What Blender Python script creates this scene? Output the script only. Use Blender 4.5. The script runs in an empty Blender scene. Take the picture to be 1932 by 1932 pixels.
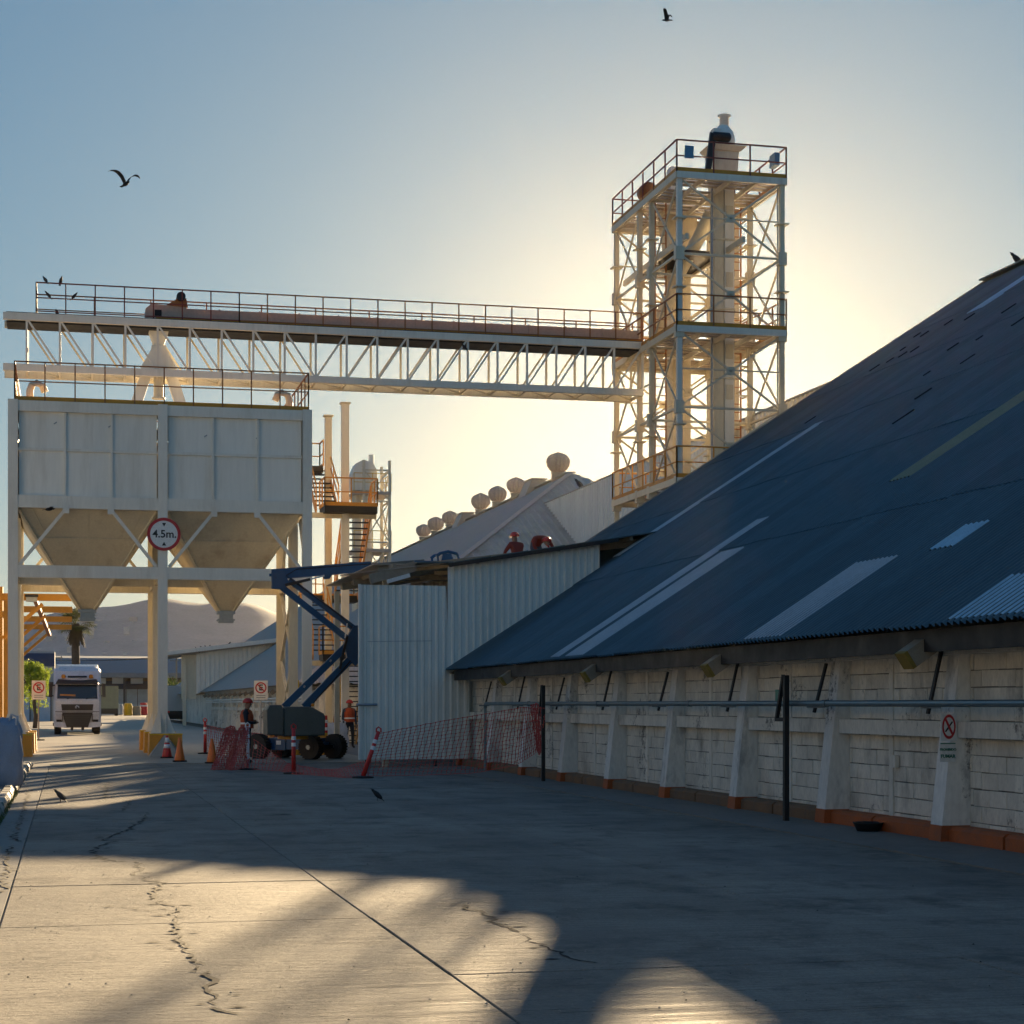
import bpy, math, random
from mathutils import Vector, Matrix
random.seed(7)
S = bpy.context.scene
C = S.collection

# ------------------------------------------------------------------ camera
FP = 3500.0                       # focal length in units of a 1932 px wide frame
TH = math.atan(836 / FP)          # the road axis (+Y) lies this far left of the view axis
cam = bpy.data.cameras.new('camera')
cam_o = bpy.data.objects.new('camera', cam)
C.objects.link(cam_o)
S.camera = cam_o
cam.sensor_width = 36
cam.lens = 36 * FP / 1932
cam.shift_y = 362 / 1932
cam.clip_start = 0.3
cam.clip_end = 9000
cam_o.location = (0, 0, 1.64)
cam_o.rotation_euler = (math.pi / 2, 0, -TH)

# ------------------------------------------------------------------ sky, sun, exposure
SUN_AZ = TH + math.atan(353 / FP)
SUN_EL = math.atan(.185)
sun_dir = Vector((math.sin(SUN_AZ) * math.cos(SUN_EL), math.cos(SUN_AZ) * math.cos(SUN_EL), math.sin(SUN_EL)))
w = bpy.data.worlds.new('World')
S.world = w
w.use_nodes = True
nt = w.node_tree
bg = nt.nodes['Background']
sk = nt.nodes.new('ShaderNodeTexSky')
sk.sky_type = 'NISHITA'
sk.sun_disc = False
sk.sun_elevation = SUN_EL
sk.sun_rotation = SUN_AZ
sk.altitude = 100
sk.air_density = 1.0
sk.dust_density = 0.6
sk.ozone_density = 2.0
# the whole sky gets one film-like response: bright parts roll off warm, deep parts stay blue
SKY_G = (.76, .62, .46)
SKY_T = (.62, .92, 1.20)
div = nt.nodes.new('ShaderNodeVectorMath')
div.operation = 'SCALE'
div.inputs['Scale'].default_value = .25
sep = nt.nodes.new('ShaderNodeSeparateXYZ')
com = nt.nodes.new('ShaderNodeCombineXYZ')
nt.links.new(sk.outputs[0], div.inputs[0])
nt.links.new(div.outputs[0], sep.inputs[0])
for i_ in range(3):
    pw_ = nt.nodes.new('ShaderNodeMath')
    pw_.operation = 'POWER'
    pw_.inputs[1].default_value = SKY_G[i_]
    nt.links.new(sep.outputs[i_], pw_.inputs[0])
    nt.links.new(pw_.outputs[0], com.inputs[i_])
tint = nt.nodes.new('ShaderNodeVectorMath')
tint.operation = 'MULTIPLY'
tint.inputs[1].default_value = SKY_T
nt.links.new(com.outputs[0], tint.inputs[0])
nt.links.new(tint.outputs[0], bg.inputs[0])
bg.inputs[1].default_value = 0.112
sl = bpy.data.lights.new('sun', 'SUN')
sl.energy = 5.0
sl.angle = math.radians(.53)
sl.color = (1, .74, .43)
sun_o = bpy.data.objects.new('sun', sl)
C.objects.link(sun_o)
sun_o.location = (60, 170, 60)
sun_o.rotation_euler = (-sun_dir).to_track_quat('-Z', 'Y').to_euler()
S.view_settings.view_transform = 'Standard'
S.view_settings.look = 'None'
S.view_settings.exposure = 1.47
S.view_settings.gamma = 1
S.view_settings.use_curve_mapping = False
S.cycles.max_bounces = 6
S.cycles.diffuse_bounces = 3
S.cycles.glossy_bounces = 2
S.cycles.transmission_bounces = 2
S.cycles.volume_bounces = 0

# ------------------------------------------------------------------ measuring helpers (real positions from sight lines)
CT, ST = math.cos(TH), math.sin(TH)
def ray(u, v):
    a = (u - 966) / FP; b = (1328 - v) / FP
    return Vector((a * CT + ST, CT - a * ST, b))
EYE = Vector((0, 0, 1.64))
def onY(u, v, Y): r = ray(u, v); return EYE + r * (Y / r.y)
def onX(u, v, X): r = ray(u, v); return EYE + r * (X / r.x)
def onG(u, v, z=0): r = ray(u, v); return EYE + r * ((z - 1.64) / r.z)
EX, EZ, PT = 9.6, 2.5, .65        # eave of the long warehouse and its roof pitch
RX = 30.3; RZ = EZ + PT * (RX - EX)
def onR(u, v):
    r = ray(u, v); t = (EZ - PT * EX - 1.64) / (r.z - PT * r.x); return EYE + r * t

# ------------------------------------------------------------------ materials
def mk(name, c, rough=.6, metal=0, var=.15, vs=1.2, dirt=0, dcol=(.06, .05, .04), ds=.7, stretch=(1, 1, 1), bump=0, bs=60, spec=.5, coords='pos', fine=.08, orand=0, speck=0, spcol=(.03, .03, .03)):
    m = bpy.data.materials.new(name); m.use_nodes = True
    t = m.node_tree; b = t.nodes['Principled BSDF']; L = t.links
    b.inputs['Roughness'].default_value = rough; b.inputs['Metallic'].default_value = metal
    b.inputs['Specular IOR Level'].default_value = spec
    if coords == 'pos': src = t.nodes.new('ShaderNodeNewGeometry').outputs['Position']
    else: src = t.nodes.new('ShaderNodeTexCoord').outputs['Object']
    mp = t.nodes.new('ShaderNodeMapping'); mp.inputs['Scale'].default_value = stretch; L.new(src, mp.inputs[0])
    n1 = t.nodes.new('ShaderNodeTexNoise'); n1.inputs['Scale'].default_value = vs; n1.inputs['Detail'].default_value = 6; n1.inputs['Roughness'].default_value = .65
    L.new(mp.outputs[0], n1.inputs['Vector'])
    r1 = t.nodes.new('ShaderNodeMapRange'); r1.inputs[1].default_value = .25; r1.inputs[2].default_value = .75
    r1.inputs[3].default_value = 1 - var; r1.inputs[4].default_value = 1 + var; L.new(n1.outputs[0], r1.inputs[0])
    n2 = t.nodes.new('ShaderNodeTexNoise'); n2.inputs['Scale'].default_value = vs * 17; n2.inputs['Detail'].default_value = 3
    L.new(mp.outputs[0], n2.inputs['Vector'])
    r2 = t.nodes.new('ShaderNodeMapRange'); r2.inputs[1].default_value = .3; r2.inputs[2].default_value = .7
    r2.inputs[3].default_value = 1 - fine; r2.inputs[4].default_value = 1 + fine; L.new(n2.outputs[0], r2.inputs[0])
    mu = t.nodes.new('ShaderNodeMath'); mu.operation = 'MULTIPLY'; L.new(r1.outputs[0], mu.inputs[0]); L.new(r2.outputs[0], mu.inputs[1])
    vm = t.nodes.new('ShaderNodeVectorMath'); vm.operation = 'SCALE'; vm.inputs[0].default_value = c; L.new(mu.outputs[0], vm.inputs['Scale'])
    col = vm.outputs[0]
    if dirt:
        n3 = t.nodes.new('ShaderNodeTexNoise'); n3.inputs['Scale'].default_value = ds; n3.inputs['Detail'].default_value = 9; n3.inputs['Roughness'].default_value = .7
        mp3 = t.nodes.new('ShaderNodeMapping'); mp3.inputs['Scale'].default_value = stretch; mp3.inputs['Location'].default_value = (13, 7, 3); L.new(src, mp3.inputs[0]); L.new(mp3.outputs[0], n3.inputs['Vector'])
        r3 = t.nodes.new('ShaderNodeMapRange'); r3.inputs[1].default_value = .52; r3.inputs[2].default_value = .72; r3.inputs[3].default_value = 0; r3.inputs[4].default_value = dirt; L.new(n3.outputs[0], r3.inputs[0])
        mx = t.nodes.new('ShaderNodeMix'); mx.data_type = 'RGBA'; mx.inputs[7].default_value = (*dcol, 1); L.new(r3.outputs[0], mx.inputs[0]); L.new(col, mx.inputs[6]); col = mx.outputs[2]
    if orand:
        oi = t.nodes.new('ShaderNodeObjectInfo'); ro = t.nodes.new('ShaderNodeMapRange'); ro.inputs[3].default_value = 1 - orand; ro.inputs[4].default_value = 1 + orand; L.new(oi.outputs['Random'], ro.inputs[0])
        vo = t.nodes.new('ShaderNodeVectorMath'); vo.operation = 'SCALE'; L.new(col, vo.inputs[0]); L.new(ro.outputs[0], vo.inputs['Scale']); col = vo.outputs[0]
    if speck:
        ns = t.nodes.new('ShaderNodeTexNoise'); ns.inputs['Scale'].default_value = 9; ns.inputs['Detail'].default_value = 10; ns.inputs['Roughness'].default_value = .8; L.new(src, ns.inputs['Vector'])
        nb = t.nodes.new('ShaderNodeTexNoise'); nb.inputs['Scale'].default_value = .9; L.new(src, nb.inputs['Vector'])
        ml = t.nodes.new('ShaderNodeMath'); ml.operation = 'MULTIPLY'; L.new(ns.outputs[0], ml.inputs[0]); L.new(nb.outputs[0], ml.inputs[1])
        rs = t.nodes.new('ShaderNodeMapRange'); rs.inputs[1].default_value = .33; rs.inputs[2].default_value = .40; rs.inputs[3].default_value = 0; rs.inputs[4].default_value = speck; L.new(ml.outputs[0], rs.inputs[0])
        mx2 = t.nodes.new('ShaderNodeMix'); mx2.data_type = 'RGBA'; mx2.inputs[7].default_value = (*spcol, 1); L.new(rs.outputs[0], mx2.inputs[0]); L.new(col, mx2.inputs[6]); col = mx2.outputs[2]
    L.new(col, b.inputs['Base Color'])
    rr = t.nodes.new('ShaderNodeMapRange'); rr.inputs[1].default_value = .3; rr.inputs[2].default_value = .7; rr.inputs[3].default_value = max(.05, rough - .12); rr.inputs[4].default_value = min(1, rough + .12)
    L.new(n1.outputs[0], rr.inputs[0]); L.new(rr.outputs[0], b.inputs['Roughness'])
    if bump:
        n4 = t.nodes.new('ShaderNodeTexNoise'); n4.inputs['Scale'].default_value = bs; n4.inputs['Detail'].default_value = 5; L.new(mp.outputs[0], n4.inputs['Vector'])
        bp = t.nodes.new('ShaderNodeBump'); bp.inputs['Strength'].default_value = bump; bp.inputs['Distance'].default_value = .01; L.new(n4.outputs[0], bp.inputs['Height']); L.new(bp.outputs[0], b.inputs['Normal'])
    return m

def road_mat(name, c, dark, rough):
    """broom-finished concrete: fine streaks across the road, oil and tyre stains, pits"""
    m = bpy.data.materials.new(name); m.use_nodes = True
    t = m.node_tree; b = t.nodes['Principled BSDF']; L = t.links
    src = t.nodes.new('ShaderNodeNewGeometry').outputs['Position']
    def noise(scale, st, det=6, ro=.6):
        mp = t.nodes.new('ShaderNodeMapping'); mp.inputs['Scale'].default_value = st; L.new(src, mp.inputs[0])
        n = t.nodes.new('ShaderNodeTexNoise'); n.inputs['Scale'].default_value = scale; n.inputs['Detail'].default_value = det; n.inputs['Roughness'].default_value = ro; L.new(mp.outputs[0], n.inputs['Vector']); return n.outputs[0]
    def rng(x, a, b_, c_, d):
        r = t.nodes.new('ShaderNodeMapRange'); r.inputs[1].default_value = a; r.inputs[2].default_value = b_; r.inputs[3].default_value = c_; r.inputs[4].default_value = d; L.new(x, r.inputs[0]); return r.outputs[0]
    def mul(a, b_):
        n = t.nodes.new('ShaderNodeMath'); n.operation = 'MULTIPLY'; L.new(a, n.inputs[0]); L.new(b_, n.inputs[1]); return n.outputs[0]
    big = noise(.35, (1, 1, 1), 7, .6)
    streak = noise(3, (.25, 6, 1), 5, .7)
    grain = noise(34, (1, 1.5, 1), 6, .8)
    lane = noise(.9, (1.6, .10, 1), 4)
    stain = noise(1.1, (1, .8, 1), 9, .75)
    k = mul(mul(rng(big, .3, .7, .70, 1.22), rng(streak, .3, .7, .62, 1.34)), mul(rng(grain, .25, .75, .55, 1.42), rng(lane, .3, .7, .86, 1.12)))
    vm = t.nodes.new('ShaderNodeVectorMath'); vm.operation = 'SCALE'; vm.inputs[0].default_value = c; L.new(k, vm.inputs['Scale'])
    mx = t.nodes.new('ShaderNodeMix'); mx.data_type = 'RGBA'; mx.inputs[7].default_value = (*dark, 1); L.new(rng(stain, .49, .64, 0, .9), mx.inputs[0]); L.new(vm.outputs[0], mx.inputs[6])
    worn = noise(.45, (1, .55, 1), 8, .7)
    mw = t.nodes.new('ShaderNodeMix'); mw.data_type = 'RGBA'; mw.inputs[7].default_value = (.15, .145, .135, 1); L.new(rng(worn, .48, .66, 0, .6), mw.inputs[0]); L.new(mx.outputs[2], mw.inputs[6])
    pits = noise(26, (1, 1.6, 1), 6, .75)
    mq = t.nodes.new('ShaderNodeMix'); mq.data_type = 'RGBA'; mq.inputs[7].default_value = (.05, .045, .04, 1); L.new(rng(pits, .58, .66, 0, .85), mq.inputs[0]); L.new(mw.outputs[2], mq.inputs[6])
    L.new(mq.outputs[2], b.inputs['Base Color'])
    L.new(rng(streak, .3, .7, rough - .12, rough + .14), b.inputs['Roughness'])
    hb = t.nodes.new('ShaderNodeMath'); hb.operation = 'ADD'; L.new(rng(noise(55, (.35, 2.2, 1), 4), .2, .8, 0, 1), hb.inputs[0]); L.new(rng(noise(5, (.6, 2.4, 1), 5), .2, .8, 0, 2.0), hb.inputs[1])
    bp = t.nodes.new('ShaderNodeBump'); bp.inputs['Strength'].default_value = 1.0; bp.inputs['Distance'].default_value = .012; L.new(hb.outputs[0], bp.inputs['Height']); L.new(bp.outputs[0], b.inputs['Normal'])
    return m

M = {}
M['road'] = road_mat('broom_concrete', (.29, .262, .215), (.10, .092, .08), .68)
M['strip'] = mk('apron_concrete', (.20, .19, .17), .7, var=.2, vs=.6, dirt=.6, dcol=(.09, .085, .08), bump=.3, bs=30)
M['yard'] = mk('yard_concrete', (.30, .27, .22), .6, var=.2, vs=.15, dirt=.4, dcol=(.16, .14, .12), ds=.2, bump=.2, bs=8)
M['earth'] = mk('earth', (.16, .13, .10), .9, var=.3, vs=.1)
M['crack'] = mk('crack_dirt', (.012, .011, .010), .95, var=.3, vs=20)
M['kerb'] = mk('kerb_worn_white', (.42, .40, .34), .75, var=.25, vs=4, dirt=.8, dcol=(.12, .11, .07), ds=3, bump=.5, bs=25)
M['walk'] = mk('left_walk', (.30, .28, .24), .8, var=.25, vs=2, dirt=.6, dcol=(.13, .11, .07), ds=1.5, bump=.4, bs=20)
M['wash'] = mk('whitewash', (.78, .73, .63), .8, var=.18, vs=1.3, dirt=.75, dcol=(.20, .18, .15), ds=1.6, stretch=(1, 1, .4), bump=.4, bs=22, speck=.8)
M['block'] = mk('painted_block', (.78, .72, .61), .82, var=.22, vs=1.7, dirt=.7, dcol=(.22, .19, .15), ds=1.3, stretch=(1, 1, .5), bump=.6, bs=30, orand=.10, speck=.8)
M['mortar'] = mk('mortar_joint', (.20, .18, .15), .9, var=.45, vs=3, dirt=.8, dcol=(.05, .045, .04), ds=2)
M['pil'] = mk('painted_buttress', (.80, .77, .71), .75, var=.14, vs=1.2, dirt=.85, dcol=(.20, .20, .19), ds=2.2, stretch=(1, 1, .4), bump=.4, bs=25, speck=.9)
M['orange_base'] = mk('orange_kerb_paint', (.42, .10, .022), .7, var=.25, vs=3, dirt=.6, dcol=(.10, .07, .05), ds=2, bump=.3, bs=30)
M['orange_worn'] = mk('orange_worn', (.22, .12, .06), .8, var=.3, vs=2.5, dirt=.8, dcol=(.10, .095, .085), ds=1.6, bump=.4, bs=30)
M['roof'] = mk('weathered_roof_sheet', (.06, .112, .135), .5, metal=.15, var=.2, vs=.5, dirt=.5, dcol=(.07, .085, .09), ds=.5, stretch=(.3, 1, .3), fine=.14, orand=.14)
M['roof2'] = mk('grey_roof_sheet', (.38, .34, .29), .5, metal=.2, var=.14, vs=.2, stretch=(.3, 1, .3))
M['skyl'] = mk('fibreglass_sheet', (.40, .45, .48), .45, var=.12, vs=2)
M['skyl_blue'] = mk('pale_blue_sheet', (.34, .55, .68), .45, var=.12, vs=2, dirt=.3, dcol=(.12, .2, .26))
M['skyl_yel'] = mk('yellowed_sheet', (.24, .25, .16), .5, var=.15, vs=2)
M['slit'] = mk('open_seam', (.012, .016, .02), .9)
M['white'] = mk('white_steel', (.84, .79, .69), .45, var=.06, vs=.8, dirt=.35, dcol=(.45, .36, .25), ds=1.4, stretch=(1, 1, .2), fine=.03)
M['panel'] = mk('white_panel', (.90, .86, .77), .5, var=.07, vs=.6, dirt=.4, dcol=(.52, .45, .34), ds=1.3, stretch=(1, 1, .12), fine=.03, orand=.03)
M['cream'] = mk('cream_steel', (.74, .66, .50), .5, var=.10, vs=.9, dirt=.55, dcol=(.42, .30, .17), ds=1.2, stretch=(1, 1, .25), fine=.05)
M['pinkc'] = mk('dusty_cream_casing', (.58, .44, .34), .55, var=.1, vs=.6, dirt=.3, dcol=(.3, .2, .12))
M['corr'] = mk('white_corrugated', (.78, .77, .71), .45, metal=.15, var=.07, vs=.6, dirt=.3, dcol=(.34, .33, .28), ds=.7, stretch=(1, 1, .25), fine=.04)
M['corr2'] = mk('dusty_corrugated', (.52, .44, .36), .55, var=.15, vs=.5, dirt=.5, dcol=(.30, .2, .13), ds=.5, stretch=(1, 1, .2))
M['grey'] = mk('galvanised', (.34, .36, .38), .4, metal=.6, var=.2, vs=4)
M['pipe'] = mk('galvanised_pipe', (.17, .22, .24), .38, metal=.5, var=.25, vs=5)
M['black'] = mk('black_steel', (.015, .015, .016), .6, var=.3, vs=3)
M['yellow'] = mk('safety_yellow', (.62, .27, .02), .5, var=.15, vs=2, dirt=.4, dcol=(.25, .12, .03), ds=2)
M['rail'] = mk('rail_backlit_brown', (.34, .13, .035), .55, var=.2, vs=2)  # yellow rails seen against the sun, their backlit brown put into the colour
M['railred'] = mk('rail_backlit_red', (.20, .045, .03), .6, var=.2, vs=2)  # bridge and tower-top rails: backlight on yellow painted in as dark red-brown
M['blue'] = mk('boom_blue', (.012, .085, .20), .4, var=.15, vs=2, dirt=.35, dcol=(.04, .06, .08), ds=3)
M['bluep'] = mk('blue_panel', (.10, .26, .42), .5)
M['turret'] = mk('grey_cowling', (.09, .11, .105), .5, var=.15, vs=2)
M['rubber'] = mk('dusty_tyre', (.055, .042, .034), .9, var=.3, vs=6, bump=.3)
M['orange'] = mk('orange_plastic', (.88, .19, .03), .45, var=.08, vs=4)
M['red'] = mk('red_plastic', (.62, .035, .03), .45, var=.12, vs=4)
M['netred'] = mk('net_plastic', (.55, .09, .075), .6, var=.1, vs=3)
M['refl'] = mk('white_band', (.80, .80, .80), .35, var=.05)
M['base'] = mk('rubber_base', (.02, .02, .02), .8)
M['glass'] = mk('cab_glass', (.02, .03, .04), .06, var=.05, spec=.9)
M['truck'] = mk('truck_white', (.72, .74, .76), .3, var=.05, vs=1, dirt=.25, dcol=(.4, .36, .3))
M['plastic'] = mk('black_plastic', (.018, .018, .02), .45, var=.2)
M['lamp'] = mk('lamp_lens', (.65, .66, .68), .12)
M['amber'] = mk('amber_lens', (.75, .28, .03), .25)
M['tarp'] = mk('woven_bag', (.62, .63, .66), .7, var=.12, vs=3, dirt=.3, dcol=(.35, .33, .3), bump=.5, bs=9)
M['bag_blue'] = mk('grey_blue_bag', (.32, .38, .48), .7, var=.15, vs=3, bump=.5, bs=9)
M['sign'] = mk('sign_white', (.78, .78, .76), .45, var=.05, dirt=.15, dcol=(.5, .45, .4))
M['sign_red'] = mk('sign_red', (.50, .03, .035), .45)
M['sign_blk'] = mk('sign_black', (.02, .02, .022), .5)
M['sign_yel'] = mk('sign_yellow', (.65, .42, .02), .5)
M['sign_grn'] = mk('sign_green', (.05, .22, .15), .5)
M['skin'] = mk('skin', (.30, .16, .10), .6)
M['navy'] = mk('navy_cloth', (.018, .022, .032), .85)
M['bluecloth'] = mk('blue_grey_cloth', (.055, .075, .10), .85)
M['redcloth'] = mk('red_cloth', (.22, .028, .02), .85)
M['vest'] = mk('orange_vest', (.48, .075, .02), .7)
M['helmet'] = mk('red_helmet', (.60, .045, .03), .3)
M['boot'] = mk('boot', (.03, .022, .018), .8)
M['bark'] = mk('bark', (.14, .10, .07), .95, var=.3, vs=5, bump=.6, bs=14)
M['leaf'] = mk('pepper_leaf', (.30, .38, .045), .6, var=.35, vs=2.5)
M['palm'] = mk('palm_leaf', (.11, .12, .04), .6, var=.3, vs=3)
M['dry'] = mk('dry_palm_skirt', (.16, .11, .06), .9, var=.3, vs=3)
M['shrub'] = mk('shrub_leaf', (.05, .08, .02), .7, var=.3, vs=2)
M['hill'] = mk('haze_grey_hillside', (.40, .40, .39), .95, var=.15, vs=.03, dirt=.5, dcol=(.32, .33, .32), ds=.05)  # pale grey base carries the distance haze in the hill's own colour
M['house'] = mk('hill_house', (.55, .53, .50), .8, var=.3, vs=.03)
M['farroof'] = mk('far_roof', (.22, .24, .26), .6)
M['fardark'] = mk('far_facade', (.10, .09, .085), .8)
M['farblue'] = mk('far_blue', (.05, .08, .17), .6)
M['farpane'] = mk('far_pale_panel', (.55, .63, .72), .5)
M['tip'] = mk('ochre_beam_end', (.26, .18, .03), .7, var=.3, vs=4)
M['wood'] = mk('grey_timber', (.30, .26, .20), .85, var=.25, vs=4)
M['bird'] = mk('bird_plumage', (.02, .02, .022), .7)
M['bird2'] = mk('pigeon_plumage', (.07, .06, .055), .7)
M['conc'] = mk('bare_concrete', (.36, .33, .28), .8, var=.2, vs=3, bump=.4, bs=30)
M['ygrass'] = mk('weeds', (.10, .13, .03), .8)
for k_ in ('leaf', 'palm', 'shrub'):
    t_ = M[k_].node_tree; b_ = t_.nodes['Principled BSDF']
    tr = t_.nodes.new('ShaderNodeBsdfTranslucent'); ad = t_.nodes.new('ShaderNodeMixShader'); ad.inputs[0].default_value = .5
    src_ = b_.inputs['Base Color'].links[0].from_socket
    t_.links.new(src_, tr.inputs[0]); out_ = [n for n in t_.nodes if n.type == 'OUTPUT_MATERIAL'][0]
    t_.links.new(b_.outputs[0], ad.inputs[1]); t_.links.new(tr.outputs[0], ad.inputs[2]); t_.links.new(ad.outputs[0], out_.inputs[0])

# ------------------------------------------------------------------ mesh and object helpers
V = Vector
Z3 = V((0, 0, 1))
class G:
    def __init__(s): s.v = []; s.f = []; s.mi = []; s.cur = 0
    def _add(s, vs, fs):
        n = len(s.v); s.v += [V(p) for p in vs]; s.f += [tuple(i + n for i in f) for f in fs]; s.mi += [s.cur] * len(fs); return s
    def box(s, x0, x1, y0, y1, z0, z1):
        return s._add([(x0, y0, z0), (x1, y0, z0), (x1, y1, z0), (x0, y1, z0), (x0, y0, z1), (x1, y0, z1), (x1, y1, z1), (x0, y1, z1)],
                      [(0, 3, 2, 1), (4, 5, 6, 7), (0, 1, 5, 4), (1, 2, 6, 5), (2, 3, 7, 6), (3, 0, 4, 7)])
    def hexa(s, lo, hi):   # two quads, lower and upper
        return s._add(list(lo) + list(hi), [(0, 3, 2, 1), (4, 5, 6, 7), (0, 1, 5, 4), (1, 2, 6, 5), (2, 3, 7, 6), (3, 0, 4, 7)])
    def bar(s, p, q, w_, h=None, up=None):
        p = V(p); q = V(q); h = w_ if h is None else h; d = (q - p).normalized(); up = V(up) if up else Z3
        if abs(d.dot(up)) > .98: up = V((0, 1, 0))
        a = d.cross(up).normalized(); b = a.cross(d).normalized()
        c = [(-a * w_ - b * h) / 2, (a * w_ - b * h) / 2, (a * w_ + b * h) / 2, (-a * w_ + b * h) / 2]
        return s.hexa([p + k for k in c], [q + k for k in c])
    def tube(s, p, q, r, n=8, r2=None, caps=True):
        p = V(p); q = V(q); r2 = r if r2 is None else r2; d = (q - p).normalized(); up = Z3 if abs(d.z) < .95 else V((0, 1, 0))
        a = d.cross(up).normalized(); b = a.cross(d).normalized()
        ring = [(math.cos(2 * math.pi * i / n), math.sin(2 * math.pi * i / n)) for i in range(n)]
        vs = [p + (a * x + b * y) * r for x, y in ring] + [q + (a * x + b * y) * r2 for x, y in ring]
        fs = [(i, (i + 1) % n, n + (i + 1) % n, n + i) for i in range(n)]
        if caps: fs += [tuple(reversed(range(n))), tuple(range(n, 2 * n))]
        return s._add(vs, fs)
    def path(s, pts, r, n=8):
        rs = r if isinstance(r, (list, tuple)) else [r] * len(pts)
        pts = [V(p) for p in pts]; vs = []; fs = []; m = len(pts)
        for i, p in enumerate(pts):
            d = (pts[min(i + 1, m - 1)] - pts[max(i - 1, 0)]).normalized(); up = V((0.0, 1, 0)) if abs(d.z) > .7 else Z3
            a = d.cross(up).normalized(); b = a.cross(d).normalized()
            vs += [p + (a * math.cos(2 * math.pi * k / n) + b * math.sin(2 * math.pi * k / n)) * rs[i] for k in range(n)]
        for i in range(m - 1):
            fs += [(i * n + k, i * n + (k + 1) % n, (i + 1) * n + (k + 1) % n, (i + 1) * n + k) for k in range(n)]
        fs += [tuple(reversed(range(n))), tuple(range((m - 1) * n, m * n))]
        return s._add(vs, fs)
    def lathe(s, c, prof, n=14, axis=2):
        c = V(c); vs = []; fs = []; m = len(prof)
        for r, z in prof:
            for k in range(n):
                x, y = r * math.cos(2 * math.pi * k / n), r * math.sin(2 * math.pi * k / n)
                vs.append(c + (V((x, y, z)) if axis == 2 else V((z, x, y)) if axis == 0 else V((y, z, x))))
        for i in range(m - 1):
            fs += [(i * n + k, i * n + (k + 1) % n, (i + 1) * n + (k + 1) % n, (i + 1) * n + k) for k in range(n)]
        fs += [tuple(reversed(range(n))), tuple(range((m - 1) * n, m * n))]
        return s._add(vs, fs)
    def prism(s, pts, d):   # polygon of 3D points pushed along d
        n = len(pts); d = V(d); pts = [V(p) for p in pts]
        return s._add(pts + [p + d for p in pts], [tuple(range(n)), tuple(reversed(range(n, 2 * n)))] + [(i, n + i, n + (i + 1) % n, (i + 1) % n) for i in range(n)])
    def quad(s, a, b, c, d): return s._add([a, b, c, d], [(0, 1, 2, 3)])
    def ball(s, c, rx, ry=None, rz=None, n=12, m=8):
        ry = ry or rx; rz = rz or rx; c = V(c); vs = []; fs = []
        for i in range(1, m):
            t = math.pi * i / m
            vs += [c + V((rx * math.sin(t) * math.cos(2 * math.pi * k / n), ry * math.sin(t) * math.sin(2 * math.pi * k / n), rz * math.cos(t))) for k in range(n)]
        for i in range(m - 2): fs += [(i * n + k, (i + 1) * n + k, (i + 1) * n + (k + 1) % n, i * n + (k + 1) % n) for k in range(n)]
        a = len(vs); vs += [c + V((0, 0, rz)), c - V((0, 0, rz))]
        fs += [(a, k, (k + 1) % n) for k in range(n)] + [(a + 1, (m - 2) * n + (k + 1) % n, (m - 2) * n + k) for k in range(n)]
        return s._add(vs, fs)
    def sheet(s, p0, U, Vv, N, L_, lo, hi, pitch, depth, prof='trap', thick=.0):
        """profiled metal sheet: U across the ribs, Vv along them, lo/hi = extent along Vv as functions of the position"""
        p0 = V(p0); U = V(U).normalized(); Vv = V(Vv); N = V(N).normalized(); pos = []
        sh = [(0, 0), (.5, 0), (.62, 1), (.88, 1)] if prof == 'trap' else [(0, 0), (.2, .65), (.4, 1), (.6, .65), (.8, 0)]
        x = 0
        while x < L_:
            for o, h in sh:
                if x + o * pitch <= L_: pos.append((x + o * pitch, h * depth))
            x += pitch
        pos.append((L_, 0)); vs = []; fs = []
        for x, h in pos: vs += [p0 + U * x + Vv * lo(x) + N * h, p0 + U * x + Vv * hi(x) + N * h]
        for i in range(len(pos) - 1): fs.append((2 * i, 2 * i + 2, 2 * i + 3, 2 * i + 1))
        return s._add(vs, fs)

ORG = {}
def root_of(o):
    while o.parent: o = o.parent
    return o
def mesh_obj(name, g, mat, off=V((0, 0, 0)), smooth=False):
    me = bpy.data.meshes.new(name)
    me.from_pydata([tuple(p - off) for p in g.v], [], g.f)
    mats = mat if isinstance(mat, (list, tuple)) else [mat]
    for m in mats: me.materials.append(M[m])
    if len(mats) > 1: me.polygons.foreach_set('material_index', g.mi)
    if smooth: me.polygons.foreach_set('use_smooth', [True] * len(me.polygons))
    o = bpy.data.objects.new(name, me); C.objects.link(o); return o
def thing(name, label, cat, loc=(0, 0, 0), rz=0, group=None, local=False):
    o = bpy.data.objects.new(name, None); C.objects.link(o); o.empty_display_size = .3
    o.location = loc; o.rotation_euler = (0, 0, rz); o['label'] = label; o['category'] = cat
    if group: o['group'] = group
    ORG[o.name] = V((0, 0, 0)) if local else V(loc)
    return o
def part(name, g, mat, parent, smooth=False, label=None, stuff=False):
    off = ORG.get(root_of(parent).name, V((0, 0, 0)))
    o = mesh_obj(name, g, mat, off, smooth); o.parent = parent
    if label: o['label'] = label
    if stuff: o['kind'] = 'stuff'
    return o
def solo(name, g, mat, label, cat, loc=(0, 0, 0), group=None, smooth=False):
    o = mesh_obj(name, g, mat, V(loc), smooth); o.location = loc; o['label'] = label; o['category'] = cat
    if group: o['group'] = group
    return o
def struct(name, g, mat, smooth=False):
    o = mesh_obj(name, g, mat, smooth=smooth); o['kind'] = 'structure'; ORG[o.name] = V((0, 0, 0)); return o
def B(name, p, q, w_, mat, parent, h=None, up=None): return part(name, G().bar(p, q, w_, h, up), mat, parent)
def T(name, p, q, r, mat, parent, n=8, r2=None): return part(name, G().tube(p, q, r, n, r2), mat, parent, smooth=False)
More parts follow.
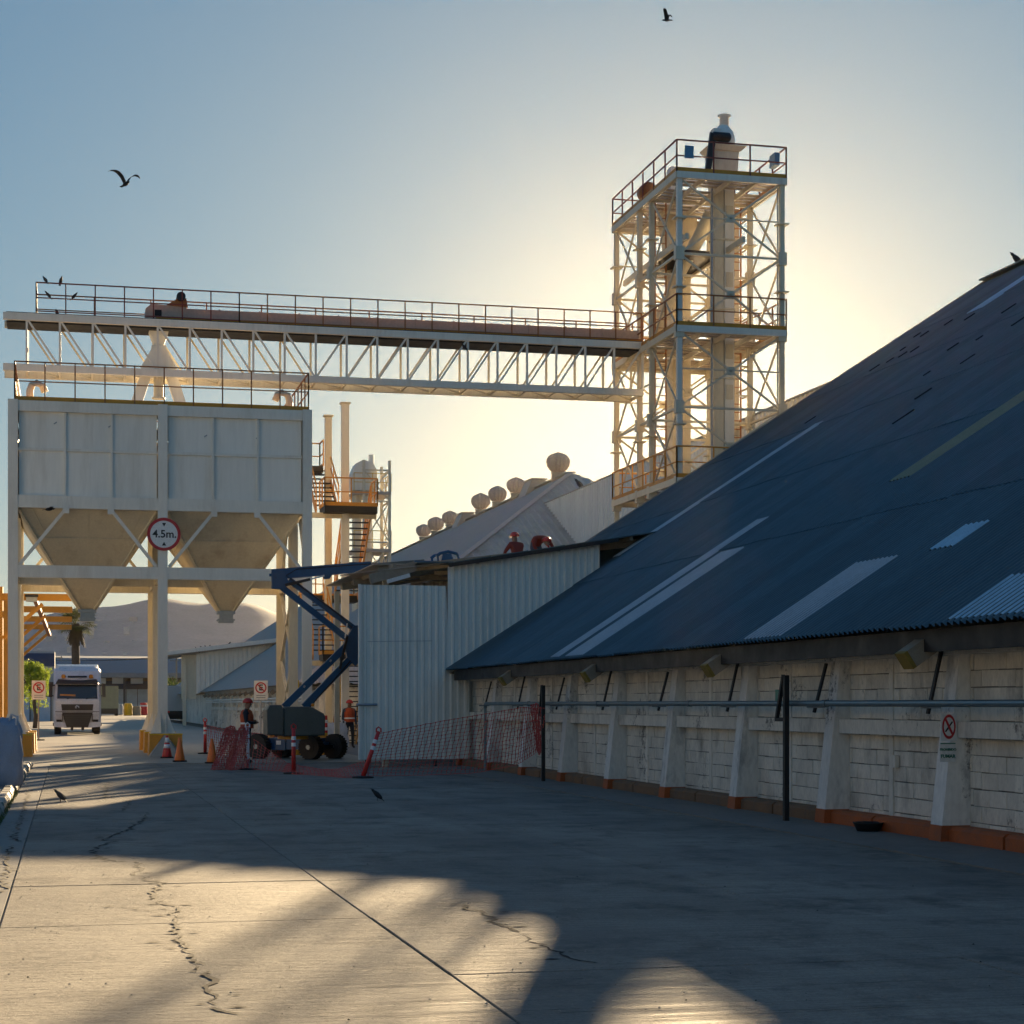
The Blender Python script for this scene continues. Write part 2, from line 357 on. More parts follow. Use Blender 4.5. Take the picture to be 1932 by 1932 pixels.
def BX(name, x0, x1, y0, y1, z0, z1, mat, parent): return part(name, G().box(x0, x1, y0, y1, z0, z1), mat, parent)
def text(s_, mat, parent, size, mtx, name='lettering', bold=0):
    cu = bpy.data.curves.new('t', 'FONT'); cu.body = s_; cu.size = size; cu.align_x = 'CENTER'; cu.align_y = 'CENTER'; cu.extrude = .003; cu.offset = bold; cu.resolution_u = 3
    o = bpy.data.objects.new('t', cu); C.objects.link(o); bpy.context.view_layer.update()
    me = bpy.data.meshes.new_from_object(o.evaluated_get(bpy.context.evaluated_depsgraph_get()))
    bpy.data.objects.remove(o); me.transform(mtx); me.materials.clear(); me.materials.append(M[mat]); me.name = name
    off = ORG.get(root_of(parent).name, V((0, 0, 0))); me.transform(Matrix.Translation(-off))
    r = bpy.data.objects.new(name, me); C.objects.link(r); r.parent = parent; return r
def facing(loc, rz=0):       # a text frame standing upright, readable from -Y (turned by rz)
    return Matrix.Translation(loc) @ Matrix.Rotation(rz, 4, 'Z') @ Matrix.Rotation(math.pi / 2, 4, 'X')
def railing(parent, pts, h, step, mat, r=.022, mid=(.5,), toe=None, post='rail_post', rail='handrail'):
    """posts and rails along a polyline of base points"""
    for a, b in zip(pts[:-1], pts[1:]):
        a = V(a); b = V(b); n = max(1, round((b - a).length / step))
        for i in range(n + 1):
            p = a.lerp(b, i / n); B(post, p, p + V((0, 0, h)), r * 2, mat, parent)
        up = V((0, 0, h)); B(rail, a + up, b + up, r * 2, mat, parent)
        for m_ in mid: B('mid_rail', a + up * m_, b + up * m_, r * 1.7, mat, parent)
        if toe: B('toe_board', a + V((0, 0, .07)), b + V((0, 0, .07)), .015, toe, parent, h=.14)
# ================================================================== the setting
g = G(); g.box(-900, 900, -60, 1500, -1.2, -.06); struct('ground', g, 'earth')
road = struct('road', G().box(-.94, 8.88, -12, 52.0, -.06, -.014), 'mortar')
ys = [11.0 + 3.1 * k for k in range(-7, 14)]
xs = [-.5, 2.25, 5.6, 8.88]
for i in range(len(ys) - 1):
    for j in range(3):
        e = .0045
        dz = random.uniform(-.003, .003)
        gs = G()
        x0, x1, y0, y1 = xs[j] + e, xs[j + 1] - e, ys[i] + e * .4, ys[i + 1] - e * .4
        b_ = .007
        gs.hexa([(x0, y0, -.055), (x1, y0, -.055), (x1, y1, -.055), (x0, y1, -.055)], [(x0, y0, -b_ + dz), (x1, y0, -b_ + dz), (x1, y1, -b_ + dz), (x0, y1, -b_ + dz)])
        gs.hexa([(x0, y0, -b_ + dz), (x1, y0, -b_ + dz), (x1, y1, -b_ + dz), (x0, y1, -b_ + dz)], [(x0 + b_, y0 + b_, dz), (x1 - b_, y0 + b_, dz), (x1 - b_, y1 - b_, dz), (x0 + b_, y1 - b_, dz)])
        part('slab', gs, 'road', road)
part('gutter', G().box(-.93, -.51, -12, 52, -.055, -.004), 'strip', road)
struct('yard', G().box(-40, 8.9, 52.02, 420, -.055, .0), 'yard')
struct('apron', G().box(8.9, 11.2, -12, 79, -.055, .012), 'strip')

def crack(pts, w0, seed):
    """jagged ribbon of dirt filling an open crack, broken into short pieces"""
    rnd = random.Random(seed); gg = G()
    P = [onG(u, v) for u, v in pts]
    for a, b in zip(P[:-1], P[1:]):
        n = max(2, int((b - a).length / .10)); d = (b - a).normalized(); s_ = V((-d.y, d.x, 0)); prev = None
        for i in range(n + 1):
            p = a.lerp(b, i / n) + s_ * rnd.uniform(-.05, .05); wd = w0 * .8 * rnd.uniform(.15, 1.6)
            cur = (p - s_ * wd, p + s_ * wd)
            if prev and rnd.random() > .12:
                z = .0052
                gg._add([(prev[0].x, prev[0].y, z), (prev[1].x, prev[1].y, z), (cur[1].x, cur[1].y, z), (cur[0].x, cur[0].y, z)], [(0, 1, 2, 3)])
            prev = cur
            if rnd.random() < .25:     # spalled chips beside the crack
                c_ = p + V((rnd.uniform(-.16, .16), rnd.uniform(-.12, .12), 0)); r_ = rnd.uniform(.008, .035)
                gg._add([(c_.x - r_ * 2, c_.y, .0051), (c_.x, c_.y - r_, .0051), (c_.x + r_ * 2, c_.y, .0051), (c_.x, c_.y + r_, .0051)], [(0, 1, 2, 3)])
    part('crack', gg, 'crack', road)
def cv(pts, ox, oy, k=1000 / 1932): return [((ox + x * k) / 1.56366, (oy + y * k) / 1.56366) for x, y in pts]
crack(cv([(850, 190), (800, 245), (730, 290), (620, 320), (590, 370), (530, 410), (600, 460), (650, 470)], 0, 2300), .022, 1)
crack(cv([(745, 472), (790, 478), (785, 520), (760, 545), (840, 575), (930, 590), (880, 640), (890, 680), (940, 705), (1012, 718), (975, 770), (1000, 820), (985, 880), (1030, 920), (1050, 955), (1120, 1040), (1150, 1080), (1190, 1142), (1190, 1200), (1250, 1300), (1300, 1340)], 0, 2300), .020, 2)
crack(cv([(580, 712), (690, 715), (790, 750), (860, 790), (900, 820), (960, 850), (1040, 885), (1100, 925), (1180, 945), (1260, 985), (1330, 1020), (1430, 1050)], 1000, 2300), .018, 3)
crack(cv([(650, 715), (700, 728), (780, 740), (890, 750)], 0, 2300), .010, 4)
crack(cv([(170, 60), (140, 180), (110, 250), (80, 330), (120, 355)], 0, 2300), .016, 5)
crack(cv([(60, 380), (30, 450), (60, 500), (20, 560), (40, 640)], 0, 2300), .02, 6)
crack(cv([(1500, 205), (1600, 200), (1700, 203)], 0, 2300), .06, 7)
crack(cv([(620, 10), (600, 70), (600, 115)], 0, 2300), .012, 8)
crack(cv([(735, 118), (720, 165), (690, 180)], 0, 2300), .015, 9)
rnd = random.Random(8); hl = G()
for k in range(60):
    y_ = 9.2 + 16 * rnd.random() ** 1.5; x_ = rnd.choice([-.4, -.4, 2.3, 2.3, 1.0, 3.2, 4.5]) + rnd.uniform(0, 1.2); L_ = rnd.uniform(.3, 1.9); n_ = int(L_ / .07) + 2; wv_ = rnd.uniform(.0015, .0045); dy = 0; prev = None
    for i in range(n_):
        dy += rnd.uniform(-.008, .008); xx = x_ + L_ * i / n_
        if xx > 5.5: break
        w2 = wv_ * rnd.uniform(.2, 1.6); cur = ((xx, y_ + dy - w2, .0056), (xx, y_ + dy + w2, .0056))
        if prev and rnd.random() > .12: hl.quad(prev[0], cur[0], cur[1], prev[1])
        prev = cur
part('hairline_cracks', hl, 'crack', road, stuff=True)
gg = G()
rnd = random.Random(4)
for i in range(700):            # leaves, grit and pale crumbs lying about
    x = rnd.uniform(-.4, 8.6); y = 9 + 36 * rnd.random() ** 1.6; r = rnd.uniform(.003, .011)
    gg.cur = 0 if rnd.random() < .8 else 1
    gg._add([(x - r, y, .005), (x, y - r, .005), (x + r, y, .005), (x, y + r * .7, .005), (x, y, .005 + r * .9)], [(0, 1, 4), (1, 2, 4), (2, 3, 4), (3, 0, 4)])
o = mesh_obj('grit', gg, ['conc', 'crack']); o['kind'] = 'stuff'; o['label'] = 'loose grit and crumbs scattered over the concrete road'

# left kerb and pavement
walk = struct('pavement', G().box(-8, -1.13, -12, 50, -.055, .11), 'walk')
y = 8.0; rnd = random.Random(3)
while y < 49.5:
    l_ = rnd.uniform(.75, 1.05); h = .15 + rnd.uniform(-.02, .015); x1 = -.955 + rnd.uniform(-.02, .015)
    ks = G(); c = rnd.uniform(.02, .06)
    ks.prism([(-1.125, y, -.05), (x1, y, -.05), (x1, y, h - c * 1.6), (x1 - c, y, h), (-1.125, y, h)], (0, l_ - .03 - rnd.choice([0, 0, .12]), 0))
    part('kerb_stone', ks, 'kerb', walk); y += l_
gw = G()
for i in range(260):
    y_ = rnd.uniform(22, 36); x_ = -.95 + rnd.uniform(-.03, .05); h = rnd.uniform(.03, .12); a = rnd.uniform(-.05, .05)
    gw._add([(x_ - .006, y_, 0), (x_ + .006, y_, 0), (x_ + a, y_ + a, h)], [(0, 1, 2)])
o = mesh_obj('weeds', gw, 'ygrass'); o['kind'] = 'stuff'; o['label'] = 'thin green weeds growing along the left kerb'

# ------------------------------------------------------------------ added whitewashed store, out of view, bounces sun onto the block wall
LS = thing('bounce_store', 'added unseen whitewashed store along the left pavement, bouncing sunlight across the road', 'building', (-12.5, 10, 0))
BX('wall', -26, -12.5, -22, 47, .1, 6.6, 'wash', LS)
part('roof', G().hexa([(-26.4, -22.4, 6.6), (-12.1, -22.4, 6.6), (-12.1, 47.4, 6.6), (-26.4, 47.4, 6.6)], [(-26.4, -22.4, 6.75), (-12.1, -22.4, 6.75), (-12.1, 47.4, 6.75), (-26.4, 47.4, 6.75)]), 'roof2', LS)
for k in range(9):
    y_ = -18 + 7.4 * k
    if k % 2: BX('door', -12.52, -12.44, y_, y_ + 3.6, .11, 4.0, 'corr', LS); BX('door_lintel', -12.52, -12.38, y_ - .2, y_ + 3.8, 4.0, 4.25, 'conc', LS)
    else:
        wn = BX('window', -12.52, -12.46, y_, y_ + 2.4, 2.6, 4.0, 'glass', LS); BX('window_sill', -12.52, -12.36, y_ - .1, y_ + 2.5, 2.5, 2.6, 'conc', wn)
    BX('pilaster', -12.52, -12.3, y_ - 1.6, y_ - 1.2, .11, 6.4, 'wash', LS)

# ------------------------------------------------------------------ the long warehouse on the right
WH = thing('warehouse', 'long warehouse with steep dark blue corrugated roof and low whitewashed block wall', 'warehouse', (10.4, 20, 0))
Y0, Y1 = -18, 57.4
VV = V((1, 0, PT)).normalized(); NN = V((-PT, 0, 1)).normalized(); SLEN = (RX - EX) / VV.x
NW, NC = .15, 6; SW = 1.05; YS = 57.4 - 46 * SW; CL = SLEN / NC; rnd = random.Random(17)
roof = part('roof', G().sheet((EX, Y0, EZ), (0, 1, 0), VV, NN, YS - Y0, lambda s: 0, lambda s: SLEN, NW, .05, 'sine'), 'roof', WH, smooth=True)
for c_ in range(NC):
    s0 = c_ * CL; s1 = min(SLEN, s0 + CL + .18)
    for k in range(46):
        j0 = rnd.uniform(-.03, .03); lf = .010 * (NC - c_) / NC + rnd.uniform(0, .004); tl = rnd.uniform(.008, .02)
        if c_ == 0: j0 = min(0, j0)
        gs = G().sheet((EX, YS + k * SW, EZ), (0, 1, 0), VV, NN, SW, lambda s: s0 + j0, lambda s: s1, NW, .05, 'sine')
        gs.v = [p + NN * (lf + (tl if i % 2 == 0 else -.004)) for i, p in enumerate(gs.v)]
        part('roof_sheet', gs, 'roof', roof, smooth=True)
gr = G(); gr.quad((RX, Y0, RZ), (2 * RX - EX, Y0, EZ), (2 * RX - EX, Y1, EZ), (RX, Y1, RZ)); part('far_roof_slope', gr, 'roof', WH)
gr = G(); gr.bar((RX - .1, Y0, RZ + .03), (RX - .1, Y1, RZ + .03), .5, .05); part('ridge_cap', gr, 'roof', WH)
part('rear_gable', G().prism([(EX + .6, Y1 - .3, 0), (2 * RX - EX - .6, Y1 - .3, 0), (2 * RX - EX - .6, Y1 - .3, EZ + .3), (RX, Y1 - .3, RZ - .15), (EX + .6, Y1 - .3, EZ + .3)], (0, .15, 0)), 'corr', WH)
part('front_gable', G().prism([(EX + .6, Y0 + .3, 0), (2 * RX - EX - .6, Y0 + .3, 0), (2 * RX - EX - .6, Y0 + .3, EZ + .3), (RX, Y0 + .3, RZ - .15), (EX + .6, Y0 + .3, EZ + .3)], (0, .15, 0)), 'corr', WH)
BX('rear_wall', 2 * RX - EX - .8, 2 * RX - EX - .6, Y0, Y1, 0, EZ + .3, 'wash', WH)
# gable flashing along the far rake
B('barge_flashing', (EX, Y1, EZ + .03), (RX, Y1, RZ + .03), .06, 'roof2', WH, h=.14)
# paler sheets let into the roof: (lower end, upper end, width, material)
def strip(p, q, wd, mat, lift=.036, name='roof_light'):
    a = onR(*p); b = onR(*q); yc = .5 * (a.y + b.y); s0 = (a.x - EX) / VV.x; s1 = (b.x - EX) / VV.x
    part(name,
         shift(G().sheet((EX, round((yc - wd / 2 - Y0) / .15) * .15 + Y0, EZ), (0, 1, 0), VV, NN, wd, lambda s: max(s0, -.03), lambda s: min(s1, SLEN), .15, .05, 'sine'), NN * lift), mat, roof)
def shift(gx, d): gx.v = [p + d for p in gx.v]; return gx
strip((1180, 1050), (1530, 808), .6, 'skyl')
strip((1072, 1243), (1417, 990), .75, 'skyl')
strip((1112, 1240), (1352, 1050), 1.35, 'skyl')
strip((1455, 1210), (1640, 1066), 1.5, 'skyl')
strip((1790, 1040), (1845, 995), .75, 'skyl_blue')
strip((1870, 1172), (1990, 1085), 1.8, 'skyl_blue')
strip((1680, 915), (1990, 720), .9, 'skyl_yel')
strip((1838, 590), (1990, 492), 1.0, 'skyl_blue')
rnd = random.Random(11)
for (u, v, l_) in [(2640, 1258, 1.1), (2705, 1185, .9), (2620, 1075, .5), (2655, 1060, .6), (2690, 1045, .6), (2660, 1040, .4), (2700, 1000, .5), (2720, 998, .6), (2800, 1040, .7), (2840, 1080, .8), (2960, 930, .9), (2990, 968, .8), (2850, 950, .7), (2790, 965, .6), (2570, 1100, .7), (2380, 1255, .7), (2885, 1010, .4), (2730, 1115, .4)]:
    a = onR(u / 1.56366, v / 1.56366); d = VV * l_ * .55
    gs = G(); gs.hexa([a + NN * .06, a + d + NN * .06, a + d + V((0, .045, 0)) + NN * .06, a + V((0, .045, 0)) + NN * .06], [a + NN * .085, a + d + NN * .085, a + d + V((0, .05, 0)) + NN * .09, a + V((0, .05, 0)) + NN * .09])
    part('lifted_seam', gs, 'slit', roof)
# eave beam, purlin and rafter ends
B('eave_beam', (EX + .22, Y0, EZ - .12), (EX + .22, 47.4, EZ - .12), .10, 'black', WH, h=.26)
B('wall_plate', (10.32, Y0, EZ - .22), (10.32, 47.4, EZ - .22), .22, 'wash', WH, h=.10)
PY = [20.3 + 3.49 * k for k in range(-4, 9)]       # buttress centres
for i, y_ in enumerate(PY):
    if i % 2 == 0:
        gg = G(); gg.bar((10.35, y_ - .1, EZ + .16), (9.62, y_ - .1, EZ - .33), .26, .22); part('rafter_end', gg, 'wood', WH)
        gg = G(); gg.bar((9.618, y_ - .1, EZ - .331), (9.575, y_ - .1, EZ - .36), .262, .222); part('rafter_tip', gg, 'tip', WH)
# wall bays with blocks
bm = G(); bw, bh, bd = .392, .190, .05
bm.hexa([(0, 0, 0), (bd, 0, 0), (bd, bw, 0), (0, bw, 0)], [(0, 0, bh), (bd, 0, bh), (bd, bw, bh), (0, bw, bh)])
bv = .006
bm2 = G(); bm2.hexa([(bv, 0, 0), (bd, 0, 0), (bd, bw, 0), (bv, bw, 0)], [(bv, 0, bh), (bd, 0, bh), (bd, bw, bh), (bv, bw, bh)])
bm2.quad((0, bv, bv), (0, bw - bv, bv), (0, bw - bv, bh - bv), (0, bv, bh - bv))
for q in (((bv, 0, 0), (0, bv, bv), (0, bv, bh - bv), (bv, 0, bh)), ((bv, bw, 0), (bv, bw, bh), (0, bw - bv, bh - bv), (0, bw - bv, bv)), ((bv, 0, 0), (bv, bw, 0), (0, bw - bv, bv), (0, bv, bv)), ((bv, 0, bh), (0, bv, bh - bv), (0, bw - bv, bh - bv), (bv, bw, bh))): bm2.quad(*q)
bme = bpy.data.meshes.new('block'); bme.from_pydata([tuple(p) for p in bm2.v], [], bm2.f); bme.materials.append(M['block'])
nblk = 0; rnd = random.Random(21); far_blocks = G()
order = sorted(range(len(PY) - 1), key=lambda i: (PY[i] + PY[i + 1] < 34, PY[i]))
for i in order:
    y0, y1 = PY[i] + .16, PY[i + 1] - .16
    bay = part('wall_bay', G().box(10.412, 10.58, y0 - .2, y1 + .2, 0, EZ - .24), 'mortar', WH)
    if y1 < 10: pass
    ym = (y0 + y1) / 2 + .25
    for seg0, seg1 in ((y0, ym - .07), (ym + .07, y1)):
        for r in range(12):
            z0 = .04 + r * .2
            if z0 + bh > EZ - .26: break
            yy = seg0 - (.2 if r % 2 else 0)
            while yy < seg1 - .03:
                a = max(yy, seg0); b = min(yy + .4 - .008, seg1)
                if b - a > .05:
                    x_ = 10.40 + rnd.uniform(-.008, .006); dz = rnd.uniform(-.005, .005)
                    if nblk < 300 and y0 > 11:
                        ob = bpy.data.objects.new('block', bme); C.objects.link(ob); ob.parent = bay
                        ob.location = V((x_, a, z0 + dz)) - ORG[WH.name]; ob.scale = (1, (b - a) / bw, 1); nblk += 1
                    else: far_blocks.box(x_, x_ + .05, a, b, z0 + dz, z0 + dz + bh)
                yy += .4
    BX('tie_column', 10.385, 10.5, ym - .06, ym + .06, .02, EZ - .24, 'wash', WH)
    # belt beam and kerb between buttresses
    part('belt_beam', G().box(10.24, 10.44, y0 + .0, y1 - .0, 1.24, 1.43), 'wash', WH)
    km = 'orange_base' if PY[i] < 23 else 'orange_worn'
    for a, b in ((y0, ym - .03), (ym + .03, y1)):
        kg = G(); kg.prism([(10.12, a, 0), (10.42, a, 0), (10.42, a, .19), (10.17, a, .19), (10.12, a, .15)], (0, b - a, 0)); part('painted_kerb', kg, km, WH)
part('blockwork', far_blocks, 'block', WH, stuff=True)
for i, y_ in enumerate(PY):
    a, b = y_ - .15, y_ + .15
    pg = G(); zs = [.20, 1.2, EZ - .25]; xf = [10.04, 10.15, 10.27]
    for k in range(2):
        pg.hexa([(xf[k], a, zs[k]), (10.6, a, zs[k]), (10.6, b, zs[k]), (xf[k], b, zs[k])], [(xf[k + 1], a, zs[k + 1]), (10.6, a, zs[k + 1]), (10.6, b, zs[k + 1]), (xf[k + 1], b, zs[k + 1])])
    bt = part('buttress', pg, 'pil', WH)
    part('painted_base', G().hexa([(10.015, a - .01, 0), (10.6, a - .01, 0), (10.6, b + .01, 0), (10.015, b + .01, 0)], [(10.035, a - .005, .20), (10.6, a - .005, .20), (10.6, b + .005, .20), (10.035, b + .005, .20)]), 'orange_base', bt)
    if i >= 2: part('bracket_strap', G().bar((10.02, b + .03, 1.52), (10.2, b + .03, 2.2 if i % 2 else 2.3), .06, .03), 'black', WH)
BX('junction_box', 10.33, 10.385, 22.05, 22.19, .82, .98, 'wash', WH)

# ------------------------------------------------------------------ galvanised pipe on the wall
PI = thing('pipeline', 'galvanised pipe run along the block wall at eye height', 'pipe', (9.86, 44, 0))
Yp = [44.0, 39.7, 34.2, 28.8, 23.2, 17.6, 12, 6]
for a, b in zip(Yp[:-1], Yp[1:]):
    T('pipe_length', (9.86, a, 1.645), (9.86, b, 1.645), .043, 'pipe', PI, n=10)
    T('coupling', (9.86, b - .06, 1.645), (9.86, b + .06, 1.645), .054, 'pipe', PI, n=10)
part('elbow', G().path([(9.86, 43.9, 1.645), (9.86, 44.04, 1.63), (9.86, 44.08, 1.55)], .044, 8), 'pipe', PI)
T('drop_leg', (9.86, 44.08, .01), (9.86, 44.08, 1.58), .034, 'pipe', PI)
for y_ in PY[2:]: B('pipe_clamp', (9.86, y_ + .05, 1.60), (10.12, y_ + .05, 1.60), .03, 'grey', PI)

def bracket_post(u, vtop, label, lean):
    X_ = 9.72; p = onX(u, 1500, X_); zt = onX(u, vtop, X_).z; y_ = p.y
    t = thing('support_post', label, 'post', (X_, y_, 0), group='black pipe support posts')
    B('post', (X_, y_, 0), (X_, y_, zt), .07, 'black', t)
    B('brace', (X_ - .02, y_ + .04, zt), (X_ - .02, y_ + lean, zt - .62), .05, 'black', t)
    B('brace_foot', (X_, y_, zt - .62), (X_ - .02, y_ + lean + .02, zt - .62), .05, 'black', t)
bracket_post(1025, 1293, 'black steel support post tangled in the red netting by the wall', .22)
bracket_post(1483, 1274, 'black steel support post standing clear, small green plate behind it', .30)
p = onX(1466, 1313, 9.9); solo('green_plate', G().box(9.9, 9.91, p.y - .06, p.y + .07, p.z - .1, p.z + .09), 'sign_grn', 'small green plate fixed behind a black support post', 'sign', (9.9, p.y, p.z))

# no smoking board on the nearest whole buttress
yb = PY[4] - .175
t = thing('no_smoking_sign', 'white no smoking board hung on the nearest buttress', 'sign', (10.115, yb, .95))
cx = 10.115
BX('board', cx - .10, cx + .10, yb, yb + .012, 1.20, 1.53, 'sign', t)
BX('text_board', cx - .112, cx + .088, yb, yb + .012, .955, 1.185, 'sign', t)
rg = G(); n = 28
for k in range(n):
    a0, a1 = 2 * math.pi * k / n, 2 * math.pi * (k + 1) / n
    rg.quad(*[(cx + rx * math.cos(a), yb - .004, 1.37 + rz * math.sin(a)) for rx, rz, a in ((.066, .112, a0), (.066, .112, a1), (.087, .145, a1), (.087, .145, a0))])
part('ring', rg, 'sign_red', t)
part('slash', G().bar((cx - .045, yb - .006, 1.46), (cx + .045, yb - .006, 1.28), .004, .026, up=(1, 0, 0)), 'sign_red', t)
part('cigarette', G().bar((cx - .045, yb - .0035, 1.31), (cx + .045, yb - .0035, 1.43), .003, .018), 'sign_blk', t)
BX('divider', cx - .108, cx + .084, yb - .004, yb, 1.165, 1.178, 'sign_grn', t)
text('PROHIBIDO', 'sign_grn', t, .040, facing((cx - .012, yb - .004, 1.10)), bold=.0012)
text('FUMAR', 'sign_grn', t, .058, facing((cx - .012, yb - .004, 1.02)), bold=.0015)
p = onG(1688, 1570)
bo = thing('rubber_tub', 'shallow black tub left against the orange kerb', 'tub', (9.95, p.y + .1, .012))
part('tub_wall', G().lathe((9.95, p.y + .1, .012), [(.14, 0), (.19, .10), (.20, .115), (.18, .11), (.13, .03), (.02, .03)], 16), 'black', bo, smooth=True)
part('contents', G().lathe((9.95, p.y + .1, .075), [(.158, 0), (.02, .012)], 16), 'conc', bo)

# ------------------------------------------------------------------ loading shed built against the warehouse roof
SH = thing('loading_shed', 'white corrugated loading shed breaking out of the blue roof', 'shed', (9.6, 47.6, 0))
SY0, SY1 = 47.5, 57.0
def shz(x): return 5.28 + .165 * max(0, x - 9.6)
part('side_wall', G().sheet((9.62, SY0, 0), (1, 0, 0), (0, 0, 1), (0, -1, 0), 13.75 - 9.62, lambda s: EZ + PT * (9.62 + s - EX) + .03, lambda s: shz(9.62 + s) - .06, .19, .04), 'corr', SH)
scr = part('screen_wall', G().sheet((7.3, SY0 + .02, 0), (1, 0, 0), (0, 0, 1), (0, -1, 0), 2.9, lambda s: .2, lambda s: 4.72 if s < 2.32 else 2.42, .19, .035), 'corr', SH)
BX('screen_trim', 7.27, 7.33, SY0 - .05, SY0 + .06, .2, 4.73, 'corr', SH)
for x_ in (7.5, 9.3): BX('screen_leg', x_ - .04, x_ + .04, SY0 + .03, SY0 + .11, 0, 4.6, 'black', SH)
T('door_bar', (7.2, SY0 - .07, 1.62), (7.75, SY0 - .07, 1.62), .03, 'grey', SH)
B('screen_seam', (7.5, SY0 - .048, 3.25), (9.2, SY0 - .048, 3.28), .006, 'grey', SH, h=.012)
part('rear_wall', G().sheet((9.62, SY1, 0), (1, 0, 0), (0, 0, 1), (0, -1, 0), 15.4 - 9.62, lambda s: EZ + PT * (9.62 + s - EX), lambda s: shz(9.62 + s) - .05, .3, .04), 'corr2', SH)
for k in range(8):
    x0 = 7.75 + k * 1.0; x1 = x0 + .98
    if x0 < 9: x0 -= 0
    y0_ = SY0 - .25 if k != 0 else SY0 + .5
    ye = SY1 + .2 if k not in (3, 4, 5) else 49.4
    part('roof_sheet', G().hexa([(x0, y0_, shz(x0)), (x1, y0_, shz(x1) + .012), (x1, ye, shz(x1) + .012), (x0, ye, shz(x0))], [(x0, y0_, shz(x0) + .03), (x1, y0_, shz(x1) + .042), (x1, ye, shz(x1) + .042), (x0, ye, shz(x0) + .03)]), 'roof2' if k < 1 else 'roof', SH)
part('lifted_sheet', G().hexa([(7.0, 47.4, 4.98), (9.55, 47.35, 5.30), (9.55, 49.4, 5.32), (7.0, 49.0, 5.04)], [(7.0, 47.4, 5.0), (9.55, 47.35, 5.325), (9.55, 49.4, 5.34), (7.0, 49.0, 5.06)]), 'roof2', SH)
for y_ in (48.2, 52.6, 54.8): B('rafter', (7.9, y_, 5.12), (15.2, y_, shz(15.2) - .16), .1, 'wood', SH, h=.2)
for x_ in (8.2, 10.4, 12.6, 14.6): B('purlin', (x_, SY0 - .1, shz(x_) - .05), (x_, SY1, shz(x_) - .05), .08, 'wood', SH, h=.1)
BX('work_deck', 10.6, 13.75, 49.7, 51.9, 5.28, 5.36, 'wood', SH)
for y_ in (49.75, 51.85): B('deck_bearer', (9.7, y_, 5.22), (14.0, y_, 5.22), .1, 'wood', SH, h=.1)
for k in (3, 4, 5): part('rear_roof_sheet', G().box(7.75 + k, 8.73 + k, 52.3, SY1 + .2, shz(7.75 + k), shz(7.75 + k) + .03), 'roof', SH)
B('broken_beam', (7.55, 47.45, 4.86), (8.75, 47.5, 5.22), .12, 'wood', SH, h=.26)
B('broken_batten', (8.0, 47.4, 4.80), (8.6, 47.42, 4.98), .06, 'sign', SH, h=.1)
for y_ in (SY0 + .3, SY1 - .2): BX('shed_post', 7.95, 8.1, y_ - .08, y_ + .08, 0, 5.1, 'cream', SH)
B('fascia', (9.6, SY0 - .26, shz(9.6) - .04), (14.2, SY0 - .26, shz(14.2) - .04), .03, 'black', SH, h=.10)

# ------------------------------------------------------------------ ridge gallery between the two warehouses
GA = thing('ridge_gallery', 'tall dusty white corrugated gallery linking the two warehouse ridges', 'gallery', (27, 58, 0))
part('near_wall', G().sheet((27, 108, 0), (0, -1, 0), (0, 0, 1), (-1, 0, 0), 108 - 57.5, lambda s: 0, lambda s: 13.3, .45, .06), 'corr', GA)
BX('far_wall', 33.5, 33.7, 57.5, 108, 0, 13.3, 'corr2', GA)
BX('end_wall', 27.02, 33.6, 57.5, 57.62, 0, 13.3, 'corr2', GA)
part('gallery_roof', G().hexa([(26.9, 57.4, 13.3), (33.8, 57.4, 13.3), (33.8, 110, 13.3), (26.9, 110, 13.3)], [(26.9, 57.4, 13.36), (33.8, 57.4, 13.36), (33.8, 110, 13.36), (26.9, 110, 13.36)]), 'roof2', GA)

# ------------------------------------------------------------------ second warehouse, hipped, with turbine ventilators
W2 = thing('hipped_warehouse', 'pale grey hipped warehouse with a row of onion ventilators on its ridge', 'warehouse', (10.4, 79, 0))
HY, HR, HE = 79.0, 111.0, 205.0
kx = (RX - EX) / (HR - HY)
part('roof', G().sheet((EX, HY, EZ), (0, 1, 0), VV, NN, HE - HY, lambda s: 0, lambda s: min(SLEN, s * kx / VV.x), .3, .04, 'sine'), 'roof2', W2)
hs = (RZ - EZ) / (HR - HY); HV = V((0, 1, hs)).normalized(); HN = V((0, -hs, 1)).normalized()
part('hip_end', G().sheet((EX, HY, EZ), (1, 0, 0), HV, HN, 2 * (RX - EX), lambda s: 0, lambda s: min(s, 2 * (RX - EX) - s) / kx / HV.y, .45, .05), 'corr2', W2)
part('far_roof_slope', G().quad((RX, HR, RZ), (2 * RX - EX, HY, EZ), (2 * RX - EX, HE, EZ), (RX, HE, RZ)), 'roof2', W2)
B('hip_flashing', (EX, HY, EZ + .05), (RX, HR, RZ + .06), .35, 'pinkc', W2, h=.05)
B('ridge_cap', (RX, HR, RZ + .05), (RX, HE, RZ + .05), .6, 'roof2', W2, h=.06)
BX('side_wall', 10.4, 10.6, HY, HE, 0, EZ - .1, 'wash', W2)
BX('end_wall', 10.6, 50, HY + .5, HY + .7, 0, EZ - .05, 'wash', W2)
part('rear_gable', G().prism([(EX + .6, HE, 0), (2 * RX - EX, HE, 0), (2 * RX - EX, HE, EZ), (RX, HE, RZ - .1), (EX + .6, HE, EZ)], (0, .2, 0)), 'corr', W2)
B('eave_beam', (EX + .22, HY, EZ - .12), (EX + .22, 139, EZ - .12), .1, 'wood', W2, h=.24)
y_ = HY + 1.5; k = 0
